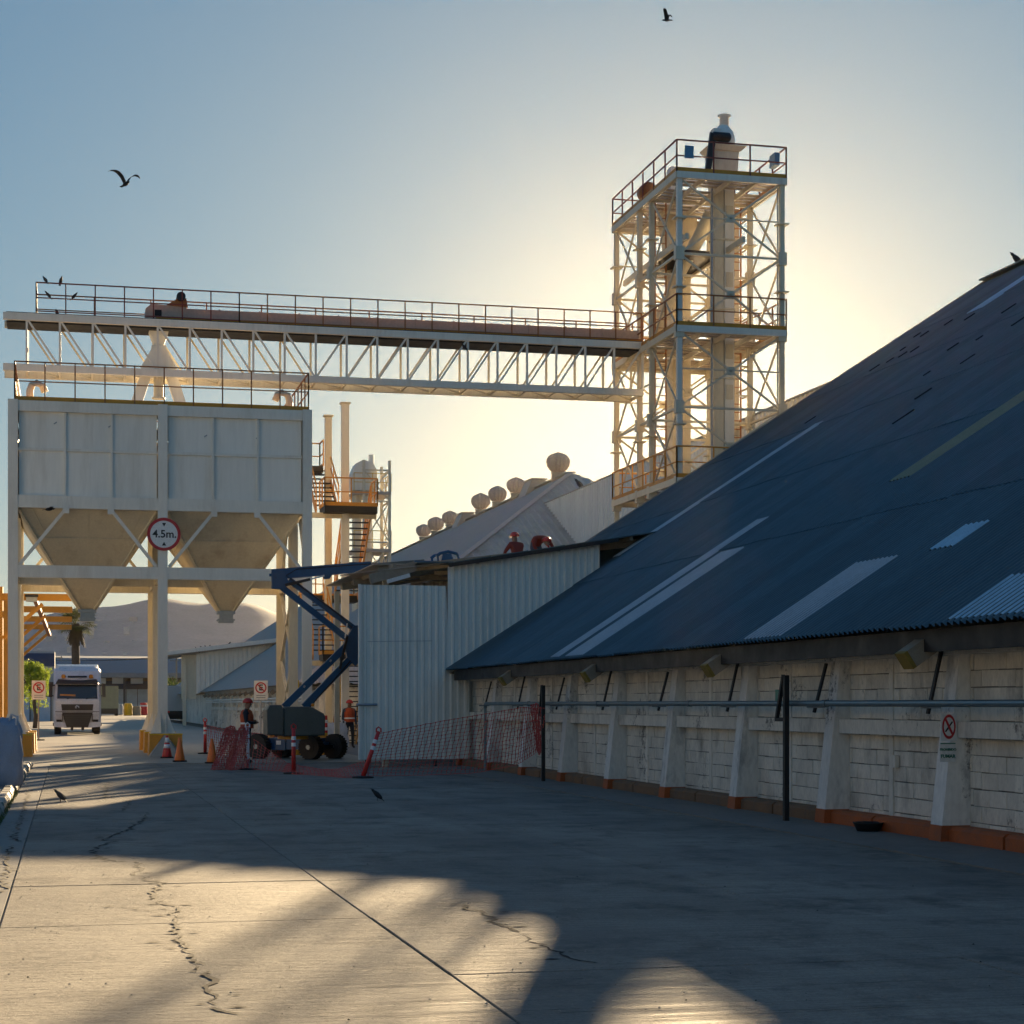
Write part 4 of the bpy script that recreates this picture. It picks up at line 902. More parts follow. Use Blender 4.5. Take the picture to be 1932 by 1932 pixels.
flight(9.25, 10.05, 70.9, 9.1, 74.3, 11.2); flight(10.4, 11.3, 70.9, 9.1, 74.2, 6.0); flight(9.05, 9.9, 70.3, 3.5, 74.2, 6.0); flight(10.4, 11.2, 74.3, 0, 70.3, 3.5)
for z_ in (3.3, 8.9): B('landing_beam', (8.9, 70.0, z_ - .12), (11.4, 70.0, z_ - .12), .12, 'cream', ST_, h=.2)

# second, distant elevator tower behind the stairs
FT = thing('far_elevator_tower', 'distant small lattice tower with a rounded hood behind the stairs', 'tower', (20, 110, 0))
fx0, fx1, fy0, fy1 = onY(668, 900, 112).x, onY(735, 900, 112).x, 112, 115
for x_ in (fx0 + .6, fx1):
    for y_ in (fy0, fy1): B('tower_leg', (x_, y_, 0), (x_, y_, 16.5), .16, 'cream', FT)
zl = [6.5, 9.0, 11.5, 14.0, 15.9]
for a, b in zip(zl[:-1], zl[1:]):
    for p, q in (((fx0 + .6, fy0), (fx1, fy0)), ((fx1, fy0), (fx1, fy1))):
        B('cross_brace', (*p, a), (*q, b), .07, 'cream', FT); B('cross_brace', (*q, a), (*p, b), .07, 'cream', FT); B('horizontal', (*p, b), (*q, b), .09, 'cream', FT)
for z_ in (10.9, 14.4):
    BX('platform', fx0, fx1 + .1, fy0 - .1, fy1, z_, z_ + .2, 'corr2', FT); railing(FT, [(fx0, fy0, z_ + .2), (fx1 + .1, fy0, z_ + .2), (fx1 + .1, fy1, z_ + .2)], 1.1, 1.0, 'sign_yel', .02)
hx = onY(690, 900, 112).x
part('hood', G().prism([(hx - .8, 112.3, 14.7), (hx + .75, 112.3, 14.7), (hx + .75, 112.3, 15.9), (hx + .5, 112.3, 16.4), (hx - .1, 112.3, 16.55), (hx - .55, 112.3, 16.3), (hx - .8, 112.3, 15.7)], (0, 1.4, 0)), 'panel', FT)
T('hood_stack', (hx + .5, 113, 16.3), (hx + .5, 113, 16.95), .17, 'panel', FT, n=12)
T('trunk', (hx - .4, 112.9, 0), (hx - .4, 112.9, 14.7), .3, 'cream', FT, n=10); T('trunk', (hx + .3, 112.9, 0), (hx + .3, 112.9, 14.7), .25, 'panel', FT, n=10)

# ================================================================== yellow steel frames on the left
for k, Yg in enumerate((75, 84.6, 94.2, 103.8)):
    t = thing('yellow_gantry', 'yellow steel cantilever frame at the left, ' + ['nearest', 'second', 'third', 'farthest'][k] + ' in the row', 'steel frame', (-2.75, Yg, 0), group='yellow cantilever frames')
    BX('post', -3.0, -2.5, Yg - .2, Yg + .2, 0, 6.2, 'yellow', t)
    BX('arm', -6.0, .15, Yg - .12, Yg + .12, 5.68, 5.95, 'yellow', t)
    B('strut', (-2.5, Yg, 4.2), (-1.0, Yg, 5.55), .14, 'yellow', t)
    B('strut', (-3.0, Yg, 4.2), (-4.5, Yg, 5.55), .2, 'yellow', t)
t = thing('hanging_pipe', 'rusty brown pipe hanging slanted under the yellow frames', 'pipe', (-1, 90, 5)); B('pipe', (-1.35, 76, 5.9), (-.95, 96, 5.1), .16, 'rail', t)
t = thing('flood_lamp', 'small dark flood lamp box under the left end of the frames', 'lamp', (-1.5, 74.6, 5.3)); BX('housing', -1.62, -1.2, 74.5, 74.8, 5.62, 5.86, 'grey', t); BX('visor', -1.66, -1.16, 74.44, 74.5, 5.80, 5.9, 'black', t)
# ================================================================== articulated boom lift
LY = 53.8
LF = thing('boom_lift', 'blue articulated boom lift with grey cowling parked behind the red netting', 'boom lift', (6.2, LY, 0))
ax = V((1.45, -1.30, 0)).normalized(); la = V((-ax.y, ax.x, 0)); c0 = onG(560, 1431); c0 = V((c0.x, c0.y, 0))
def rb(g_, x0, x1, y0, y1, z0, z1, c=c0):
    P = lambda x, y, z: c + ax * x + la * y + V((0, 0, z))
    return g_.hexa([P(x0, y0, z0), P(x1, y0, z0), P(x1, y1, z0), P(x0, y1, z0)], [P(x0, y0, z1), P(x1, y0, z1), P(x1, y1, z1), P(x0, y1, z1)])
part('chassis', rb(rb(G(), -.75, .75, -.42, .42, .28, .62), -1.0, 1.0, -.25, .25, .3, .5), 'blue', LF)
part('chassis_panel', rb(G(), -.62, -.1, -.46, -.42, .26, .62), 'blue', LF)
part('decal', rb(G(), -.42, -.25, -.468, -.462, .42, .54), 'sign', LF)
for sx in (-1, 1):
    for sy in (-1, 1):
        p = c0 + ax * (.95 * sx) + la * (.62 * sy) + V((0, 0, .36))
        wg = G(); r = .36; n = 26; wd = .14
        for k in range(n):     # tread lugs
            a = 2 * math.pi * k / n; d = ax * math.cos(a) + V((0, 0, math.sin(a))); e = ax * -math.sin(a) + V((0, 0, math.cos(a)))
            q = p + d * (r - .012); wg.hexa([q - e * .022 - la * wd, q + e * .022 - la * wd, q + e * .022 + la * wd, q - e * .022 + la * wd], [q - e * .018 - la * wd + d * .03, q + e * .018 - la * wd + d * .03, q + e * .018 + la * wd + d * .03, q - e * .018 + la * wd + d * .03])
        wg.tube(p - la * wd, p + la * wd, r - .01, 24)
        wl = part('wheel', wg, 'rubber', LF)
        part('rim', G().tube(p - la * (wd + .012), p + la * (wd + .012), .19, 18), 'rubber', wl); part('hub', G().tube(p - la * (wd + .04), p + la * (wd + .04), .07, 12), 'grey', wl)
    part('axle', G().bar(c0 + ax * (.95 * sx) - la * .5 + V((0, 0, .36)), c0 + ax * (.95 * sx) + la * .5 + V((0, 0, .36)), .12), 'black', LF)
tc = onY(553, 1395, LY); part('slew_ring', G().tube((tc.x, LY, .62), (tc.x, LY, .74), .45, 22), 'yellow', LF)
def PY_(u, v, y=LY): return onY(u, v, y)
def cowl(pts, y0, y1, mat, name, inset=.05):
    gg = G(); f = [onY(u, v, LY) for u, v in pts]; cx_ = sum(p.x for p in f) / len(f); cz_ = sum(p.z for p in f) / len(f)
    a = [V((cx_ + (p.x - cx_) * .95, y0, cz_ + (p.z - cz_) * .93)) for p in f]; b = [V((p.x, y0 + inset, p.z)) for p in f]; c = [V((p.x, y1 - inset, p.z)) for p in f]; d = [V((q.x, y1, q.z)) for q in a]
    n = len(f); gg.v = a + b + c + d; gg.f = [tuple(range(n)), tuple(reversed(range(3 * n, 4 * n)))]
    for L_ in range(3): gg.f += [(L_ * n + i, (L_ + 1) * n + i, (L_ + 1) * n + (i + 1) % n, L_ * n + (i + 1) % n) for i in range(n)]
    gg.mi = [0] * len(gg.f); return part(name, gg, mat, LF)
cw = cowl([(500, 1386), (499, 1340), (505, 1330), (527, 1330), (531, 1340), (530, 1388)], LY - .62, LY + .5, 'turret', 'counterweight')
cv2 = cowl([(531, 1389), (530, 1336), (536, 1333), (578, 1333), (586, 1335), (606, 1346), (609, 1352), (608, 1387)], LY - .6, LY + .45, 'turret', 'engine_cover')
pq = onY(545, 1352, LY - .6); pr = onY(574, 1370, LY - .6); part('access_door', G().box(pq.x, pr.x, LY - .625, LY - .60, pr.z, pq.z), 'turret', cv2)
p = onY(590, 1330, LY - .3); part('work_light', G().ball(p, .05, n=8, m=6), 'amber', LF)
def arm(a, b, w_, name, y=LY, h=None, mat='blue'): return part(name, G().bar(onY(*a, y), onY(*b, y), w_, h or w_), mat, LF)
arm((536, 1334), (660, 1212), .16, 'lower_arm', LY, .2); arm((574, 1334), (668, 1236), .18, 'lower_arm', LY, .22)
part('mid_knuckle', G().prism([onY(u, v, LY - .14) for u, v in ((650, 1212), (668, 1180), (682, 1180), (684, 1240), (672, 1256), (655, 1240))], (0, .28, 0)), 'blue', LF)
arm((668, 1186), (545, 1094), .15, 'upper_arm', LY + .0, .17); arm((655, 1205), (524, 1102), .15, 'upper_arm', LY, .17)
part('top_knuckle', G().prism([onY(u, v, LY - .13) for u, v in ((513, 1078), (535, 1076), (545, 1098), (537, 1112), (514, 1110))], (0, .26, 0)), 'blue', LF)
arm((508, 1085), (516, 1085), .08, 'pivot_pin')
mb = arm((513, 1084), (700, 1069), .2, 'main_boom', LY, .30); arm((690, 1071), (800, 1062), .15, 'boom_extension', LY, .20, 'turret')
arm((538, 1104), (585, 1093), .08, 'lift_cylinder', LY - .14, mat='plastic'); arm((585, 1093), (612, 1086), .045, 'cylinder_rod', LY - .14, mat='sign')
part('cylinder_lug', G().prism([onY(u, v, LY - .08) for u, v in ((606, 1078), (632, 1076), (622, 1092), (612, 1092))], (0, .16, 0)), 'blue', LF)
arm((641, 1262), (655, 1200), .07, 'knuckle_cylinder', LY - .2, mat='plastic'); arm((651, 1204), (655, 1176), .035, 'cylinder_rod', LY - .2, mat='sign')
for dy in (-.1, .1):
    part('hydraulic_hose', G().path([onY(u, v, LY + dy) for u, v in ((585, 1334), (600, 1316), (640, 1272), (662, 1246), (676, 1215), (668, 1188), (640, 1160), (600, 1130), (556, 1098), (540, 1086), (560, 1074), (640, 1068), (700, 1064))], .018, 6), 'plastic', LF)
for f in (.3, .7): part('hose_clip', G().bar(onY(536 + 124 * f, 1334 - 122 * f, LY - .1), onY(538 + 124 * f, 1330 - 122 * f, LY - .1), .05), 'grey', LF)
# work platform resting over the shed roof
bc = onY(828, 1050, LY); bz = bc.z - .22
bk = part('basket_floor', G().box(bc.x - .8, bc.x + .55, LY - .4, LY + .5, bz, bz + .06), 'blue', LF)
for x_ in (bc.x - .1, bc.x + .5):
    for y_ in (LY - .38, LY + .48): part('basket_post', G().bar((x_, y_, bz), (x_ - .02, y_, bz + .26), .06), 'blue', bk)
part('basket_rail', G().path([(bc.x - .15, LY - .38, bz + .2), (bc.x - .05, LY - .38, bz + .28), (bc.x + .2, LY - .38, bz + .34), (bc.x + .45, LY - .38, bz + .28), (bc.x + .53, LY - .38, bz + .1)], .05, 6), 'blue', bk)
part('basket_rail', G().path([(bc.x - .15, LY + .48, bz + .2), (bc.x - .05, LY + .48, bz + .28), (bc.x + .2, LY + .48, bz + .34), (bc.x + .45, LY + .48, bz + .28), (bc.x + .53, LY + .48, bz + .1)], .05, 6), 'blue', bk)

part('control_console', G().prism([(bc.x + .02, LY - .2, bz), (bc.x + .4, LY - .2, bz), (bc.x + .34, LY - .2, bz + .3), (bc.x + .08, LY - .2, bz + .3)], (0, .4, 0)), 'blue', bk)

# ================================================================== cones, delineators, netting
def cone(u, v, h, mat, label, bands):
    p = onG(u, v, .005); t = thing('traffic_cone', label, 'cone', p, group='traffic cones by the bin footing')
    part('base', G().box(p.x - .19, p.x + .19, p.y - .19, p.y + .19, .006, .04), 'base', t)
    prof = [(.145, .04), (.15, .06), (.035, h), (.02, h + .005)]
    part('cone_body', G().lathe((p.x, p.y, 0), prof, 18), mat, t, smooth=True)
    for z0, z1 in bands:
        r = lambda z: .15 + (.035 - .15) * (z - .06) / (h - .06) + .003
        part('reflective_band', G().lathe((p.x, p.y, 0), [(r(z0), z0), (r(z1), z1)], 18), 'refl', t, smooth=True)
cone(315, 1430, .68, 'red', 'red traffic cone with two white reflective bands', [(.30, .42), (.47, .62)])
cone(339, 1437, .68, 'orange', 'plain bright orange traffic cone, middle of the three', [])
cone(400, 1440, .68, 'orange', 'plain orange traffic cone standing apart, nearest the netting', [])
def delin(u, v, label, top=None, mat='red', pale=False):
    p = onG(u, v, .005); q = V(top) if top else p + V((0, 0, 1.07)); t = thing('delineator_post', label, 'post', p, group='delineator posts')
    part('base', G().lathe((p.x, p.y, 0), [(.24, .006), (.24, .035), (.12, .05)], 18), 'base', t)
    part('tube', G().tube(p + V((0, 0, .04)), q, .055, 12, .042), mat, t, smooth=True)
    d = (q - p)
    for f0, f1 in ((.60, .68), (.74, .82)): part('reflective_band', G().tube(p + d * f0, p + d * f1, .055, 12, .053), 'refl', t)
    part('loop_handle', G().path([q + V((-.05, 0, -.02)), q + V((-.05, 0, .06)), q + V((0, 0, .1)), q + V((.05, 0, .06)), q + V((.05, 0, -.02))], .018, 6), mat, t)
    return p, q
D1 = delin(387, 1422, 'red delineator post farthest back, left end of the netting')
D2 = delin(467, 1452, 'pale delineator post wrapped in bunched netting beside the worker', mat='refl')
D3 = delin(554, 1460, 'upright red delineator post in front of the boom lift')
pd = onG(685, 1468); D4 = delin(685, 1468, 'leaning red delineator post in front of the corrugated screen', top=(pd.x + .34, pd.y - .05, 1.03))
def net(name, label, top, bot, nx, nz, sag=.05, seed=1, wv=.008, wh=.0035, jit=.014):
    """plastic barrier mesh: upright strands and cross strands as thin flat straps"""
    rnd = random.Random(seed); top = [V(p) for p in top]; bot = [V(p) for p in bot]; m = len(top)
    def samp(P, f): f *= m - 1; i = min(int(f), m - 2); return P[i].lerp(P[i + 1], f - i)
    grid = []
    off = [V((0, 0, 0))] * (nz + 1)
    for i in range(nx + 1):
        f = i / nx; a, b = samp(top, f), samp(bot, f); row = []
        for k in range(nz + 1):
            p = a.lerp(b, k / nz); w_ = math.sin(f * 9 + k * .25 + seed) * sag + math.sin(f * 31 + k * .5) * sag * .3
            row.append(p + V((w_ * .4, w_, 0)) + V((rnd.uniform(-jit, jit), rnd.uniform(-jit, jit), rnd.uniform(-jit, jit) * .5)))
        grid.append(row)
    gg = G()
    for i in range(nx + 1):
        for k in range(nz):
            p, q = grid[i][k], grid[i][k + 1]; d = V((wv, 0, 0)); gg.quad(p - d, p + d, q + d * .7, q - d * .7)
            if k % 2 == 0: gg.quad(p - d * 1.6 - V((0, 0, .012)), p + d * 1.6 - V((0, 0, .012)), p + d * 1.6 + V((0, 0, .012)), p - d * 1.6 + V((0, 0, .012)))
    for k in range(nz + 1):
        for i in range(nx):
            p, q = grid[i][k], grid[i + 1][k]; d = V((0, 0, wh if 0 < k < nz else wh * 1.8)); gg.quad(p - d, q - d, q + d, p + d)
    return solo(name, gg, 'netred', label, 'netting', tuple(bot[0]))
pt = D4[1]; pw = V((9.72, onX(1025, 1340, 9.72).y + .06, 1.55))
ym = 41.0
net('barrier_net', 'red plastic barrier net strung from the leaning post to the wall pipe',
    [pt - V((0, 0, .05)), V((7.9, 40.6, 1.22)), V((9.0, 40.2, 1.42)), V((9.6, 39.2, 1.56)), pw],
    [pd + V((.1, 0, .04)), V((7.6, 40.7, .05)), V((8.8, 40.4, .10)), V((9.5, 39.4, .30)), pw - V((0, 0, .85))], 46, 15, .06, 3)
net('bunched_net', 'red barrier net gathered in folds on the black post', [pw + V((-.05, .8, .05)), pw + V((-.03, .45, .1)), pw, pw + V((-.02, -.15, 0))], [pw + V((0, .55, -.9)), pw + V((0, .25, -1.0)), pw + V((0, .1, -.9)), pw + V((0, -.12, -.35))], 22, 12, .06, 5)
net('fallen_net', 'red barrier net fallen slack between the upright and leaning posts',
    [D2[0] + V((.15, 0, .75)), D2[0] + V((.9, -.8, .16)), D3[0] + V((0, .5, .22)), D3[0] + V((.6, -.2, .10)), V((6.0, 42.3, .14)), pd + V((.1, .5, .35))],
    [D2[0] + V((.1, -.1, .02)), D2[0] + V((.7, -1.5, .01)), D3[0] + V((-.1, -.3, .01)), D3[0] + V((.5, -1.5, .01)), V((5.9, 40.6, .02)), pd + V((.1, -.2, .02))], 44, 9, .05, 8)
net('far_net', 'red barrier net stretched between the far post and the wrapped post', [D1[0] + V((0, 0, .95)), V((4.9, 58.5, .78)), V((5.6, 56.5, .75)), V((6.3, 56.5, .6))], [D1[0] + V((0, 0, .1)), V((4.9, 58.5, .06)), V((5.6, 56.5, .05)), V((6.3, 56.5, .03))], 40, 10, .05, 11)
cp = D2[0]
for nm, lab, dx, dy, sd in (('draped_net', 'dense red net draped like a tent over the pale wrapped post', -.32, .0, 21), ('draped_net', 'second fold of red net hanging left of the pale wrapped post', -.62, .25, 22)):
    net(nm, lab, [cp + V((dx + .1, dy - .05, 1.0)), cp + V((dx + .2, dy, 1.08)), cp + V((dx + .36, dy, 1.05))], [cp + V((dx - .3, dy - .3, .02)), cp + V((dx, dy - .35, .02)), cp + V((dx + .34, dy - .1, .03))], 26, 22, .07, sd, wv=.009, wh=.007, jit=.02)

# ================================================================== people
def seg_d(p, a, b):
    ab = b - a; t_ = max(0, min(1, (p - a).dot(ab) / max(1e-9, ab.length_squared))); return (p - a - ab * t_).length
def person(label, loc, rz, J, jacket, trousers, vest=True, group=None):
    """J = joint positions in the person's own frame (facing -Y)"""
    t = thing('person', label, 'person', loc, rz, group, local=True)
    rad = dict(pelvis=.15, spine=.145, chest=.165, neck=.062, jaw=.078, head=.098, crown=.07)
    names, verts, edges, rr, tag = {}, [], [], [], []
    def add(n, p, r): names[n] = len(verts); verts.append(V(p)); rr.append(r)
    for n in ('pelvis', 'spine', 'chest', 'neck', 'jaw', 'head', 'crown'): add(n, J[n], rad[n])
    def e(a, b, m): edges.append((names[a], names[b])); tag.append(m)
    e('pelvis', 'spine', 1); e('spine', 'chest', 1); e('chest', 'neck', 1); e('neck', 'jaw', 0); e('jaw', 'head', 0); e('head', 'crown', 0)
    hd = V(J['head']); fw = V(J.get('face', (0, -1, 0))).normalized()
    add('nose', hd + fw * .115 + V((0, 0, -.01)), .016); e('head', 'nose', 0)
    for s in ('l', 'r'):
        add(s + 'sh', J[s + 'sh'], .078); add(s + 'el', J[s + 'el'], .052); add(s + 'wr', J[s + 'wr'], .036); add(s + 'pa', J[s + 'pa'], .038)
        e('chest', s + 'sh', 1); e(s + 'sh', s + 'el', 1); e(s + 'el', s + 'wr', 1); e(s + 'wr', s + 'pa', 0)
        d = (V(J[s + 'pa']) - V(J[s + 'wr'])).normalized(); sd = d.cross(Z3 if abs(d.z) < .8 else V((0, 1, 0))).normalized()
        for k, (o_, l_) in enumerate(((-.032, .07), (-.011, .085), (.011, .08), (.032, .062))):
            add(s + 'f%d' % k, V(J[s + 'pa']) + sd * o_ + d * l_, .010); e(s + 'pa', s + 'f%d' % k, 0)
        add(s + 'th', V(J[s + 'wr']) + sd * .05 + d * .06, .011); e(s + 'wr', s + 'th', 0)
        add(s + 'hi', J[s + 'hi'], .10); add(s + 'kn', J[s + 'kn'], .066); add(s + 'an', J[s + 'an'], .048); add(s + 'to', J[s + 'to'], .042)
        e('pelvis', s + 'hi', 2); e(s + 'hi', s + 'kn', 2); e(s + 'kn', s + 'an', 2); e(s + 'an', s + 'to', 3)
    me = bpy.data.meshes.new('body'); me.from_pydata([tuple(p) for p in verts], edges, [])
    o = bpy.data.objects.new('tmp', me); C.objects.link(o)
    o.modifiers.new('s', 'SKIN'); sv = me.skin_vertices[0].data
    for i, r in enumerate(rr): sv[i].radius = (r, r)
    for v_ in sv: v_.use_root = False
    sv[0].use_root = True
    o.modifiers.new('b', 'SUBSURF').levels = 2
    bpy.context.view_layer.update()
    m2 = bpy.data.meshes.new_from_object(o.evaluated_get(bpy.context.evaluated_depsgraph_get())); bpy.data.objects.remove(o)
    m2.materials.clear()
    for k in ('skin', jacket, trousers, 'boot'): m2.materials.append(M[k])
    sg = [(verts[a], verts[b], tg) for (a, b), tg in zip(edges, tag)]
    for pl in m2.polygons:
        c_ = pl.center; pl.material_index = min(sg, key=lambda s_: seg_d(c_, s_[0], s_[1]))[2]; pl.use_smooth = True
    b_ = bpy.data.objects.new('body', m2); C.objects.link(b_); b_.parent = t
    # helmet
    hg = G(); hc = hd + V((0, 0, .045)); hg.ball(hc, .135, .145, .125, 16, 10); hg.v = [V((p.x, p.y, max(p.z, hc.z - .015))) for p in hg.v]
    hm = part('helmet', hg, 'helmet', t, smooth=True)
    part('helmet_brim', G().prism([hc + fw * .10 + V((fw.y * .1, -fw.x * .1, -.015)), hc + fw * .215 + V((fw.y * .05, -fw.x * .05, -.02)), hc + fw * .215 - V((fw.y * .05, -fw.x * .05, .02)), hc + fw * .10 - V((fw.y * .1, -fw.x * .1, .015))], (0, 0, .014)), 'helmet', hm)
    if vest:
        pv, sp, ch = V(J['pelvis']), V(J['spine']), V(J['chest']); vg = G(); n = 16; ringz = []
        up = (ch - pv).normalized(); xx = (V(J['lsh']) - V(J['rsh'])).normalized(); yy = up.cross(xx).normalized()
        pts = [(pv + up * .02, .205, .185), (sp, .20, .18), (ch - up * .05, .215, .19), (ch + up * .08, .20, .15), (ch + up * .125, .11, .10)]
        for c_, rx, ry in pts: vg.v += [c_ + xx * rx * math.cos(2 * math.pi * k / n) + yy * ry * math.sin(2 * math.pi * k / n) for k in range(n)]
        for i in range(len(pts) - 1): vg.f += [(i * n + k, i * n + (k + 1) % n, (i + 1) * n + (k + 1) % n, (i + 1) * n + k) for k in range(n)]
        vg.mi = [0] * len(vg.f); vs = part('vest', vg, 'vest', t, smooth=True)
        for c_, rx, ry in ((sp - up * .03, .206, .186),):
            bg_ = G(); bg_.v = [c_ + up * z_ + xx * rx * math.cos(2 * math.pi * k / n) + yy * ry * math.sin(2 * math.pi * k / n) for z_ in (-.025, .025) for k in range(n)]
            bg_.f = [(k, (k + 1) % n, n + (k + 1) % n, n + k) for k in range(n)]; bg_.mi = [0] * n; part('reflective_tape', bg_, 'refl', vs)
    return t
def stand(**kw):
    J = dict(pelvis=(0, 0, .95), spine=(0, .0, 1.14), chest=(0, .01, 1.36), neck=(0, 0, 1.50), jaw=(0, -.015, 1.56), head=(0, -.02, 1.635), crown=(0, -.015, 1.70),
             lsh=(.19, .01, 1.41), rsh=(-.19, .01, 1.41), lel=(.25, .03, 1.12), rel=(-.25, .03, 1.12), lwr=(.25, -.06, .88), rwr=(-.25, -.06, .88), lpa=(.25, -.08, .80), rpa=(-.25, -.08, .80),
             lhi=(.095, 0, .90), rhi=(-.095, 0, .90), lkn=(.11, -.02, .50), rkn=(-.11, -.02, .50), lan=(.12, .02, .10), ran=(-.12, .02, .10), lto=(.13, -.14, .045), rto=(-.13, -.14, .045))
    J.update(kw); return J
pw1 = onG(466, 1441)
person('worker in red helmet and dark jacket, arms folded, left of the lift', (pw1.x, pw1.y, 0), math.radians(75),
       stand(lel=(.27, -.02, 1.14), rel=(-.27, -.02, 1.14), lwr=(.04, -.22, 1.16), rwr=(-.04, -.24, 1.12), lpa=(-.06, -.23, 1.18), rpa=(.06, -.26, 1.13)), 'navy', 'navy')
pw2 = onG(659, 1412)
person('worker in red helmet and orange vest walking past the screen wall', (pw2.x, pw2.y, 0), math.radians(12),
       stand(lkn=(.10, -.10, .50), lan=(.11, -.06, .10), lto=(.12, -.22, .045), rkn=(-.10, .03, .5), ran=(-.11, .12, .10), rto=(-.12, -.03, .045)), 'bluecloth', 'navy')
def roofz(x, y): return 5.38
a = onY(977, 1030, 50.6)
person('worker in red helmet kneeling on the shed roof, seen from behind', (a.x, 50.5, roofz(a.x, 50.5) - .02), math.radians(200),
       stand(pelvis=(0, 0, .34), spine=(0, -.06, .50), chest=(0, -.14, .70), neck=(0, -.18, .82), jaw=(0, -.20, .88), head=(0, -.21, .95), crown=(0, -.20, 1.02), lsh=(.19, -.14, .75), rsh=(-.19, -.14, .75),
             lel=(.27, -.28, .55), rel=(-.26, -.28, .55), lwr=(.20, -.45, .42), rwr=(-.2, -.45, .42), lpa=(.18, -.52, .38), rpa=(-.18, -.52, .38), lhi=(.1, 0, .30), rhi=(-.1, 0, .30), lkn=(.13, -.36, .10), rkn=(-.13, -.36, .10), lan=(.12, .02, .07), ran=(-.12, .02, .07), lto=(.12, .16, .05), rto=(-.12, .16, .05)), 'redcloth', 'navy', vest=False)
a = onY(1013, 1030, 51.0)
person('worker bending over on the shed roof in a red and dark jacket', (a.x, 51.0, 5.6), math.radians(20),
       stand(pelvis=(0, .1, .52), spine=(0, .02, .66), chest=(0, -.18, .74), neck=(.02, -.32, .68), jaw=(.03, -.38, .64), head=(.04, -.43, .58), crown=(.05, -.47, .52), face=(0, -.5, -.85), lsh=(.2, -.2, .74), rsh=(-.2, -.2, .74),
             lel=(.38, -.22, .52), rel=(-.3, -.30, .48), lwr=(.42, -.30, .26), rwr=(-.2, -.42, .24), lpa=(.42, -.34, .17), rpa=(-.18, -.46, .15), lhi=(.1, .1, .48), rhi=(-.1, .1, .48), lkn=(.14, -.12, .30), rkn=(-.14, -.12, .30), lan=(.13, .12, .09), ran=(-.13, .12, .09), lto=(.14, -.04, .045), rto=(-.14, -.04, .045)), 'redcloth', 'bluecloth', vest=False)

